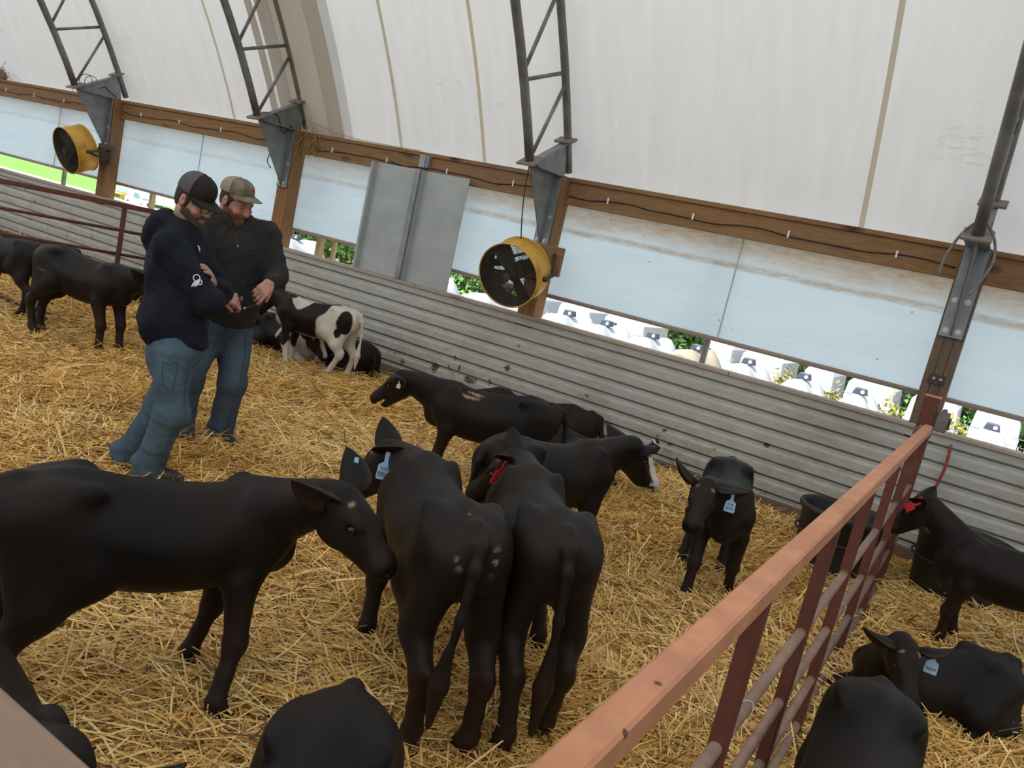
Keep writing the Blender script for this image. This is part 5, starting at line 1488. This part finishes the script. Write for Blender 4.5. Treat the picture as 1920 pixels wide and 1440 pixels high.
for a in (ankR, ankL):
    F = Field.uni(a + np.array([-.16, -.26, -.09]), a + np.array([.22, .14, .14]), .007)
    d = unit((.45, -.9, 0)); ax = np.array([d, np.cross((0, 0, 1), d), (0, 0, 1)])
    F.ell(a + d * .08 + np.array([0, 0, -.01]), (.15, .052, .048), .03, ax); F.cone(a + np.array([0, 0, .06]), a, .055, .058, .03); F.plane_cut(a + np.array([0, 0, -.052]), (0, 0, -1))
    v, q = F.mesh(1); np_mesh('boot', v, q, BOOT, m2, True)
# the little stick he holds between both hands
Mx = Matrix.Rotation(ROT + R(25), 4, 'Z'); Mx.translation = Vector(P2)
a_ = Vector((tR[0] + tR[4]) / 2); b_ = Vector((tL[0] + tL[4]) / 2)
d_ = (b_ - a_).normalized()
t = thing('dosing_stick', 'thin dark stick with white bands held between the bearded man\'s hands', 'stick', tuple(Mx @ ((a_ + b_) / 2)), ROT + R(25))
c_ = (a_ + b_) / 2; hl_ = (b_ - a_).length / 2
m = MB(); m.tube([a_ - c_ - d_ * .03, b_ - c_ + d_ * .02], .0042, 8); m.build('rod', simple('dark_rod', (.03, .03, .035), (.05, .05, .05)), t)
for q, r_ in ((-.72, .0062), (-.30, .0062), (.62, .0058), (.78, .007)):
    m = MB(); m.tube([d_ * (hl_ * q), d_ * (hl_ * q + .010)], r_, 8); m.build('white_band', WHITE, t)
# ------------------------------------------------------------------ loose straw on the bed: uncountable
def straw_layer(n, seed, box, dens, name, label):
    rs = np.random.RandomState(seed)
    x0, x1, y0, y1 = box
    x = rs.uniform(x0, x1, n * 6); y = rs.uniform(y0, y1, n * 6)
    d = np.hypot(x, y)
    fx = x * cf.x + y * cf.y; rx = x * cx.x + y * cx.y + 0.0
    keep = (np.abs(rx) < fx * .80 + .5) & (rs.uniform(0, 1, len(x)) < np.minimum(1, (dens / np.maximum(d, .5)) ** 1.4)) & (d > .9)
    x, y = x[keep][:n], y[keep][:n]; n = len(x); d = d[keep][:n]
    L = rs.gamma(3.5, .038, n) + .03; L *= (1 + .02 * d)
    wd = rs.gamma(6, .00034, n) * (1 + .07 * d) + .0005
    # locally combed directions with scatter
    th = 1.5 * np.sin(x * 1.3 + y * .7) + 1.2 * np.sin(y * 1.9 - x * .6) + rs.normal(0, 1.05, n)
    tilt = rs.normal(.04, .17, n)
    stick = rs.uniform(0, 1, n) < .035
    tilt = np.where(stick, rs.uniform(.3, .9, n), tilt)
    bend = rs.normal(0, .30, n); bz = rs.normal(-.05, .16, n)
    L = np.minimum(L, 2 * (7.12 - y) + .04)
    z = gh(x, y) + np.abs(rs.normal(0, .030, n)) + .002 + .25 * L * np.sin(np.abs(tilt)) * .6
    c, s = np.cos(th), np.sin(th)
    D = np.stack([c * np.cos(tilt), s * np.cos(tilt), np.sin(tilt)], 1)
    B = np.stack([-s, c, np.zeros(n)], 1)
    U = np.cross(D, B)
    P = np.stack([x, y, z], 1)
    V = np.empty((n, 9, 3), np.float32)
    for j, t in enumerate((-.5, 0.05, .5)):
        off = (t * t - .1)
        ctr = P + D * (L * t)[:, None] + B * (L * bend * off)[:, None] + np.array([0, 0, 1]) * (L * bz * off)[:, None]
        for k in range(3):
            a = 2 * PI * k / 3
            V[:, j*3 + k] = ctr + (B * math.cos(a) + U * math.sin(a) * .6) * wd[:, None]
    q = []
    for j in range(2):
        for k in range(3):
            l = (k + 1) % 3
            q.append((j*3+k, j*3+l, (j+1)*3+l, (j+1)*3+k))
    F = (np.arange(n)[:, None, None] * 9 + np.array(q)[None]).reshape(-1, 4)
    pal = np.array([(.92, .65, .225), (.82, .52, .15), (.95, .73, .33), (.66, .38, .105), (.38, .21, .065), (.97, .81, .46), (.15, .08, .028)])
    pc = pal[rs.choice(7, n, p=(.27, .22, .15, .15, .10, .05, .06))] * rs.uniform(.8, 1.15, (n, 1))
    C = np.repeat(pc, 9, 0)
    o = np_mesh(name, V.reshape(-1, 3), F, STRAW_M, smooth=False, attr=C)
    return tag(o, label, 'straw', kind='stuff')
t = NT('straw_stalk'); a = t.n('ShaderNodeAttribute', attribute_name='coat')
STRAW_M = t.done(t.bsdf(a.outputs['Color'], .5, 0, None, .35))
straw_layer(300000, 3, (-14, 4.5, .2, 7.0), 3.4, 'loose_straw', 'loose golden straw stalks strewn over the whole floor')

# ================================================================== OUTSIDE
ZG = -.88
def flat(name, x0, x1, y0, y1, z_, mat, label):
    m = MB(); m.add([(x0, y0, z_), (x1, y0, z_), (x1, y1, z_), (x0, y1, z_)], [(0, 1, 2, 3)])
    return tag(m.build(name, mat), label, kind='structure')
flat('ground', -160, 60, 7.5, 29, ZG, simple('pale_gravel', (.50, .46, .40), (.36, .32, .27), 3, (1, 1, 1), .9), 'pale gravel yard outside the barn')
FIELD_M = simple('green_field', (.13, .33, .04), (.09, .25, .03), 1.2, (1, 3, 1), .9)
m = MB(); m.add([(-260, 29, ZG), (60, 29, ZG), (60, 52, -3.55), (-260, 52, -3.55)], [(0, 1, 2, 3)]); tag(m.build('ground_slope', FIELD_M), 'grassy slope falling away beyond the yard', kind='structure')
flat('field', -400, 60, 52, 400, -3.55, FIELD_M, 'bright green crop field beyond the yard')
HUT = simple('white_hutch_plastic', (.43, .47, .51), (.40, .44, .48), 2, (1, 1, 1), .45)
HUT_OLD = simple('yellowed_hutch_plastic', (.36, .31, .25), (.32, .27, .20), 2, (1, 1, 1), .5)
VENT = simple('blue_grey_vent', (.06, .075, .11), (.05, .06, .09), 9)
WHITE = simple('white_cap', (.85, .85, .85), (.8, .8, .8), 9)
WIRE = simple('hutch_wire', (.35, .38, .40), (.28, .30, .32), 9, (1, 1, 1), .5, .6)
def hutch(x, y, label, w=.98, h=1.36, ln=1.9, rz=0, old=False, vent=True, hatch=False, dark=False):
    t = thing('calf_hutch', label, 'hutch', (x, y, ZG), rz, 'rows of white calf hutches in the yard')
    mat = HUT_OLD if old else HUT
    m = MB(); rows = []
    prof_ = [(-.5, 0), (-.5, .18), (-.47, .50), (-.43, .66), (-.24, .86), (-.09, .985), (0, 1.0), (.09, .985), (.24, .86), (.43, .66), (.47, .50), (.5, .18), (.5, 0)]
    for yy, sc in ((-ln/2, .93), (-ln/2 + .05, 1.0), (-ln/6, 1.0), (-ln/6 + .02, .975), (ln/6 - .02, .975), (ln/6, 1.0), (ln/2 - .05, 1.0), (ln/2, .93)):
        rows.append([(a * w * (sc if abs(sc-1) < .03 else sc), yy, b * h * sc) for a, b in prof_])
    m.grid(rows, 0, True)
    m.add(rows[0], [tuple(range(13))]); m.add(rows[-1], [tuple(range(13))[::-1]])
    m.build('shell', mat, t)
    if vent:
        m = MB(); zt = h * 1.0
        m.prism([(-.13, -.10, zt - .02), (.13, -.10, zt - .02), (.09, -.10, zt + .10), (-.09, -.10, zt + .10)], (0, .2, 0)); v = m.build('roof_vent', VENT, t, bevel=.012)
        m = MB()
        m.tube([(.045, -.101, zt + .04), (.045, -.106, zt + .04)], .034, 12)
        m.build('vent_cap', WHITE, v)
    if hatch:
        m = MB(); m.box((-.22, -ln/2 - .06, h * .50), (.22, -ln/2 + .12, h * .93)); hh = m.build('hatch_frame', mat, t, bevel=.02)
        m = MB(); m.box((-.17, -ln/2 - .065, h * .55), (.17, -ln/2 - .055, h * .88)); m.build('hatch_opening', simple('hatch_dark', (.20, .16, .13), (.35, .33, .3), 2), hh)
    if dark:
        m = MB(); m.box((.05, -ln/2 - .0, h * .55), (.12, -ln/2 + .05, h * .70)); m.build('slot', simple('slot_dark', (.05, .05, .06), (.08, .08, .08)), t)
    return t
vx = [-10.2, -8.17, -7.24, -6.16, -5.17, -4.10, -3.02, -2.0, -.95, .15, 1.25]
for i, x in enumerate(vx):
    old = i in (4,)
    hutch(x, 15.0 + .9, ['far white calf hutch seen past the post behind the bearded man', 'white calf hutch just right of the metal panels', 'white calf hutch behind the big fan', 'white calf hutch whose vent shows right of the fan post', 'white ridged calf hutch with a bluish vent, second right of the fan post', 'white calf hutch third right of the fan post', 'white calf hutch behind the grey curtain pole', 'white calf hutch right of the tan hatch hutch', 'white calf hutch behind the dark gate post', 'white calf hutch right of the dark gate post', 'white calf hutch at the right edge of the picture'][i], old=old)
# second row, square fronts facing the barn
for i, (px0, px1, d) in enumerate(((-8.55, -7.95, 0), (-7.72, -6.88, 0), (-6.70, -5.69, 1), (-4.62, -3.98, 1), (-3.92, -3.06, 0), (-2.80, -2.22, 0), (-2.1, -1.25, 0), (-1.12, -.3, 0), (-.2, .55, 0))):
    k = 21 / 15
    xc = (px0 + px1) / 2 * k; ww = (px1 - px0) * k
    t = thing('square_hutch', ['pale boxy hutch behind the big fan', 'pale boxy hutch right of the fan post', 'wide pale boxy hutch with a dark slot, third right of the fan post', 'pale boxy hutch left of the curtain pole', 'pale boxy hutch right of the curtain pole', 'narrow pale boxy hutch beyond the tan hatch', 'pale boxy hutch above the tan hatch hutch', 'pale boxy hutch left of the dark gate post', 'pale boxy hutch right of the dark gate post'][i], 'hutch', (xc, 21, ZG), 0, 'second row of hutches facing the barn')
    m = MB(); rows = []
    hh = 1.33
    pr = [(-.5, 0), (-.46, .6), (-.42, .93), (-.36, .99), (.36, .99), (.42, .93), (.46, .6), (.5, 0)]
    for yy, sc in ((-.9, .96), (-.86, 1.0), (.86, 1.0), (.9, .96)):
        rows.append([(a * ww * sc, yy, b * hh) for a, b in pr])
    m.grid(rows, 0, False); m.add(rows[0], [tuple(range(8))]); m.add(rows[-1], [tuple(range(8))[::-1]])
    m.build('shell', HUT, t)
    if d:
        m = MB(); m.box((-.06 * ww - .2, -.93, .92), (-.06 * ww - .12, -.88, 1.14)); m.build('slot', simple('slot_dark', (.05, .05, .06), (.08, .08, .08)), t)
    f = thing('wire_pen', ['wire pen panel in front of the boxy hutch behind the fan', 'wire pen panel right of the fan post', 'wire pen panel beside the dark slot hutch', 'wire pen panel left of the curtain pole', 'wire pen panel right of the curtain pole', 'wire pen panel beyond the tan hatch', 'wire pen panel above the tan hatch hutch', 'wire pen panel left of the dark gate post', 'wire pen panel right of the dark gate post'][i], 'fence', (xc + .3, 19.4, ZG), 0, 'wire pens in front of the hutches')
    m = MB()
    for q in range(9): m.tube([(-.6 + q * .15, 0, 0), (-.6 + q * .15, 0, 1.02)], .006, 4)
    for q in range(7): m.tube([(-.62, 0, .06 + q * .16), (.62, 0, .06 + q * .16)], .006, 4)
    m.build('wire_mesh', WIRE, f)
hutch(-3.62, 13.2, 'tan hutch with a raised white hatch right of the curtain pole', .9, 1.20, 1.5, 0, True, False, True)
hutch(-1.0, 13.3, 'tan hutch with an open square hatch beside the dark gate post', .9, 1.22, 1.5, 0, True, False, True)
hutch(-4.75, 13.3, 'low tan hutch with a hatch rim left of the curtain pole', .85, 1.12, 1.5, 0, True, False, True)
hutch(-12.0, 16.0, 'white hutch seen between the two pale stakes', 1.1, 1.42, 1.9, R(18), dark=True)
hutch(-13.4, 16.6, 'white hutch left of the pale stakes', 1.1, 1.40, 1.9, R(10))
hutch(-17.5, 16.5, 'white hutch roof seen just left of the hooded man\'s neck', 1.1, 1.38, 1.9, R(10))
hutch(-19.5, 16.5, 'white hutch roof below the distant white van', 1.1, 1.36, 1.9, R(10))
hutch(-21.5, 16.2, 'white hutch roof beside the farthest timber post', 1.1, 1.36, 1.9, R(10))
# curtain poles just outside
for (x, y, w, mt, lab) in ((-2.40, 7.62, .05, GALV_PIPE, 'grey curtain pole standing outside in the gap right of the fan'), (-13.6, 7.62, .055, GALV_PIPE, 'pale pole outside in the gap left of the far fan'), (-11.32, 7.70, .07, WOOD_STAKE, 'pale timber stake outside beside the farthest post'), (-7.74, 7.72, .085, WOOD_STAKE, 'thicker pale timber stake outside right of the third post'), (-7.52, 7.75, .055, WOOD_STAKE, 'thinner pale timber stake outside right of the third post')):
    m = MB(); m.box((x - w/2, y - w/2, ZG), (x + w/2, y + w/2, 2.3)); tag(m.build('curtain_pole', mt, bevel=.006), lab, 'pole', 'poles outside the curtain')
# vehicles
def truck(x, y, z, rz, label, cat, body, name='pickup_truck', van=False):
    t = thing(name, label, cat, (x, y, z), rz)
    bm_ = simple('paint_' + name, body, tuple(c * .85 for c in body), 2, (1, 1, 1), .3)
    gl = simple('window_glass', (.16, .28, .34), (.12, .22, .28), 3, (1, 1, 1), .1)
    m = MB()
    m.box((-2.6, -.95, .45), (2.6, .95, 1.05)); m.build('body', bm_, t, bevel=.08)
    m = MB()
    if van: m.prism([(-2.3, -.88, 1.05), (1.3, -.88, 1.05), (.8, -.80, 1.85), (-2.2, -.80, 1.85)], (0, 1.72, 0))
    else: m.prism([(-.9, -.88, 1.05), (1.3, -.88, 1.05), (.6, -.80, 1.75), (-.7, -.80, 1.75)], (0, 1.72, 0))
    c = m.build('cab', bm_, t, bevel=.05)
    m = MB()
    for s_ in (-1, 1): m.prism([(-.65, s_*.885, 1.12), (.95, s_*.885, 1.12), (.5, s_*.84, 1.62), (-.6, s_*.84, 1.62)], (0, s_*.01, 0))
    m.build('side_window', gl, c)
    m = MB(); m.prism([(1.28, -.75, 1.1), (1.28, .75, 1.1), (.72, .7, 1.7), (.72, -.7, 1.7)], (.02, 0, .01)); m.build('windshield', gl, c)
    for a in (-1.6, 1.6):
        for s_ in (-.9, .9):
            m = MB(); m.tube([(a, s_ - .1, .36), (a, s_ + .1, .36)], .36, 16); m.build('wheel', BLACK_RUB, t)
    m = MB(); m.box((2.58, -.8, .62), (2.63, .8, .9)); m.build('grille', simple('grille', (.05, .05, .06), (.1, .1, .1)), t)
truck(-85.6, 55.0, -3.5, R(-62), 'orange yellow pickup parked beyond the yard, past the farthest post', 'truck', (.80, .42, .03))
truck(-78.5, 52.5, -3.5, R(-10), 'white van parked beside the orange pickup', 'van', (.80, .82, .84), 'van', True)
m = MB(); m.box((-98, 66, -3.6), (-86, 72, 1.2)); tag(m.build('shed', simple('shed_siding', (.62, .64, .66), (.40, .42, .44), 3, (6, 6, .1), .6)), 'pale ribbed shed beyond the parked vehicles', 'shed')
# bushes and trees
rs = np.random.RandomState(11)
LEAF = []
for k, (a, b) in enumerate((((.060, .14, .035), (.035, .09, .022)), ((.10, .22, .05), (.06, .14, .03)), ((.16, .20, .09), (.09, .13, .06)), ((.42, .34, .05), (.25, .26, .06)))):
    LEAF.append(simple('leaves_%s' % 'abcd'[k], a, b, 3, (1, 1, 1), .7))
def bush(x, y, w, h, n, ls, mat, label, name='bush', cat='bush', group='greenery beyond the hutches', trunk=True):
    t = thing(name, label, cat, (x, y, ZG), 0, group)
    p = rs.normal(0, 1, (n, 3)); p /= np.linalg.norm(p, axis=1)[:, None]; p *= rs.uniform(.35, 1, (n, 1)) ** .5
    lump = 1 + .25 * np.sin(p[:, :1] * 6 + x) * np.cos(p[:, 2:] * 5 + y)
    P = p * lump * np.array([w, w * .6, h * .52]) + np.array([0, 0, h * .5])
    a = rs.normal(0, 1, (n, 3)); a /= np.linalg.norm(a, axis=1)[:, None]; b = np.cross(a, rs.normal(0, 1, (n, 3))); b /= np.linalg.norm(b, axis=1)[:, None]
    s_ = ls * rs.uniform(.6, 1.3, (n, 1))
    V = np.stack([P - a * s_, P - b * s_ * .45, P + a * s_, P + b * s_ * .45], 1).reshape(-1, 3)
    np_mesh('foliage', V, np.arange(4 * n).reshape(n, 4), mat, t, smooth=False)
    if trunk:
        m = MB()
        for k in range(4):
            m.tube([(.1 * k - .15, 0, 0), (.25 * k - .4, .1 * k, h * .45), (.4 * k - .6, .15 * k, h * .75)], [.07, .05, .02], 6)
        m.build('stem', simple('bark', (.18, .13, .09), (.10, .07, .05)), t)
bl = ['dark green bush behind the stakes', 'leafy green bush seen between stakes and metal panels', 'bright leafy bush left of the metal panels', 'dark bush left of the big fan', 'dark bush right of the fan post', 'dense dark tree between two hutches left of the curtain pole', 'green shrub left of the curtain pole', 'dark tree right of the curtain pole', 'dark tree above the tan hatch hutch', 'dark bush left of the gate post', 'dark bush right of the gate post', 'green shrub at the right edge', 'silvery tree behind the hooded man', 'pale green tree behind the caps of the two men', 'olive shrub left of the silvery tree', 'dark bush in the gap above the third post']
for i, (x, y, w, h, mi) in enumerate(((-27, 25.5, 3.2, 3.4, 0), (-23.5, 25, 2.6, 3.2, 1), (-21, 25.5, 2.6, 3.4, 1), (-16.5, 26, 3.0, 3.2, 0), (-13.5, 26, 2.6, 3.0, 0), (-9.8, 25.5, 2.4, 3.2, 0), (-7.6, 26, 2.0, 2.6, 1), (-5.4, 26, 2.6, 3.2, 0), (-2.4, 26, 2.4, 3.2, 0), (.2, 26, 2.0, 3.0, 0), (2.6, 26, 2.4, 3.2, 0), (5.2, 25, 2.2, 2.8, 1), (-36.5, 29.5, 3.4, 4.2, 2), (-32, 28.5, 3.2, 4.0, 2), (-40, 32, 3.0, 3.0, 2), (-29.5, 26, 3.0, 3.6, 0))):
    bush(x, y, w, h, 2600, .16, LEAF[mi], bl[i])
wl = ['yellow-leaved weed beside the vent right of the curtain pole', 'weedy stalks beyond the tan hatch', 'yellowish weed clump left of the hutch by the gate post', 'yellow weed beside the gate post', 'yellow-green weed at the right edge', 'small yellow weed near the wire pen left of the curtain pole']
for i, (x, y) in enumerate(((-3.75, 17.5), (-2.62, 17.2), (-1.55, 17.0), (-.40, 16.6), (1.0, 16.6), (-4.62, 17.4))):
    bush(x, y, .32, 1.32, 420, .055, LEAF[3], wl[i], 'weed_clump', 'weeds', 'weeds between the hutches', False)
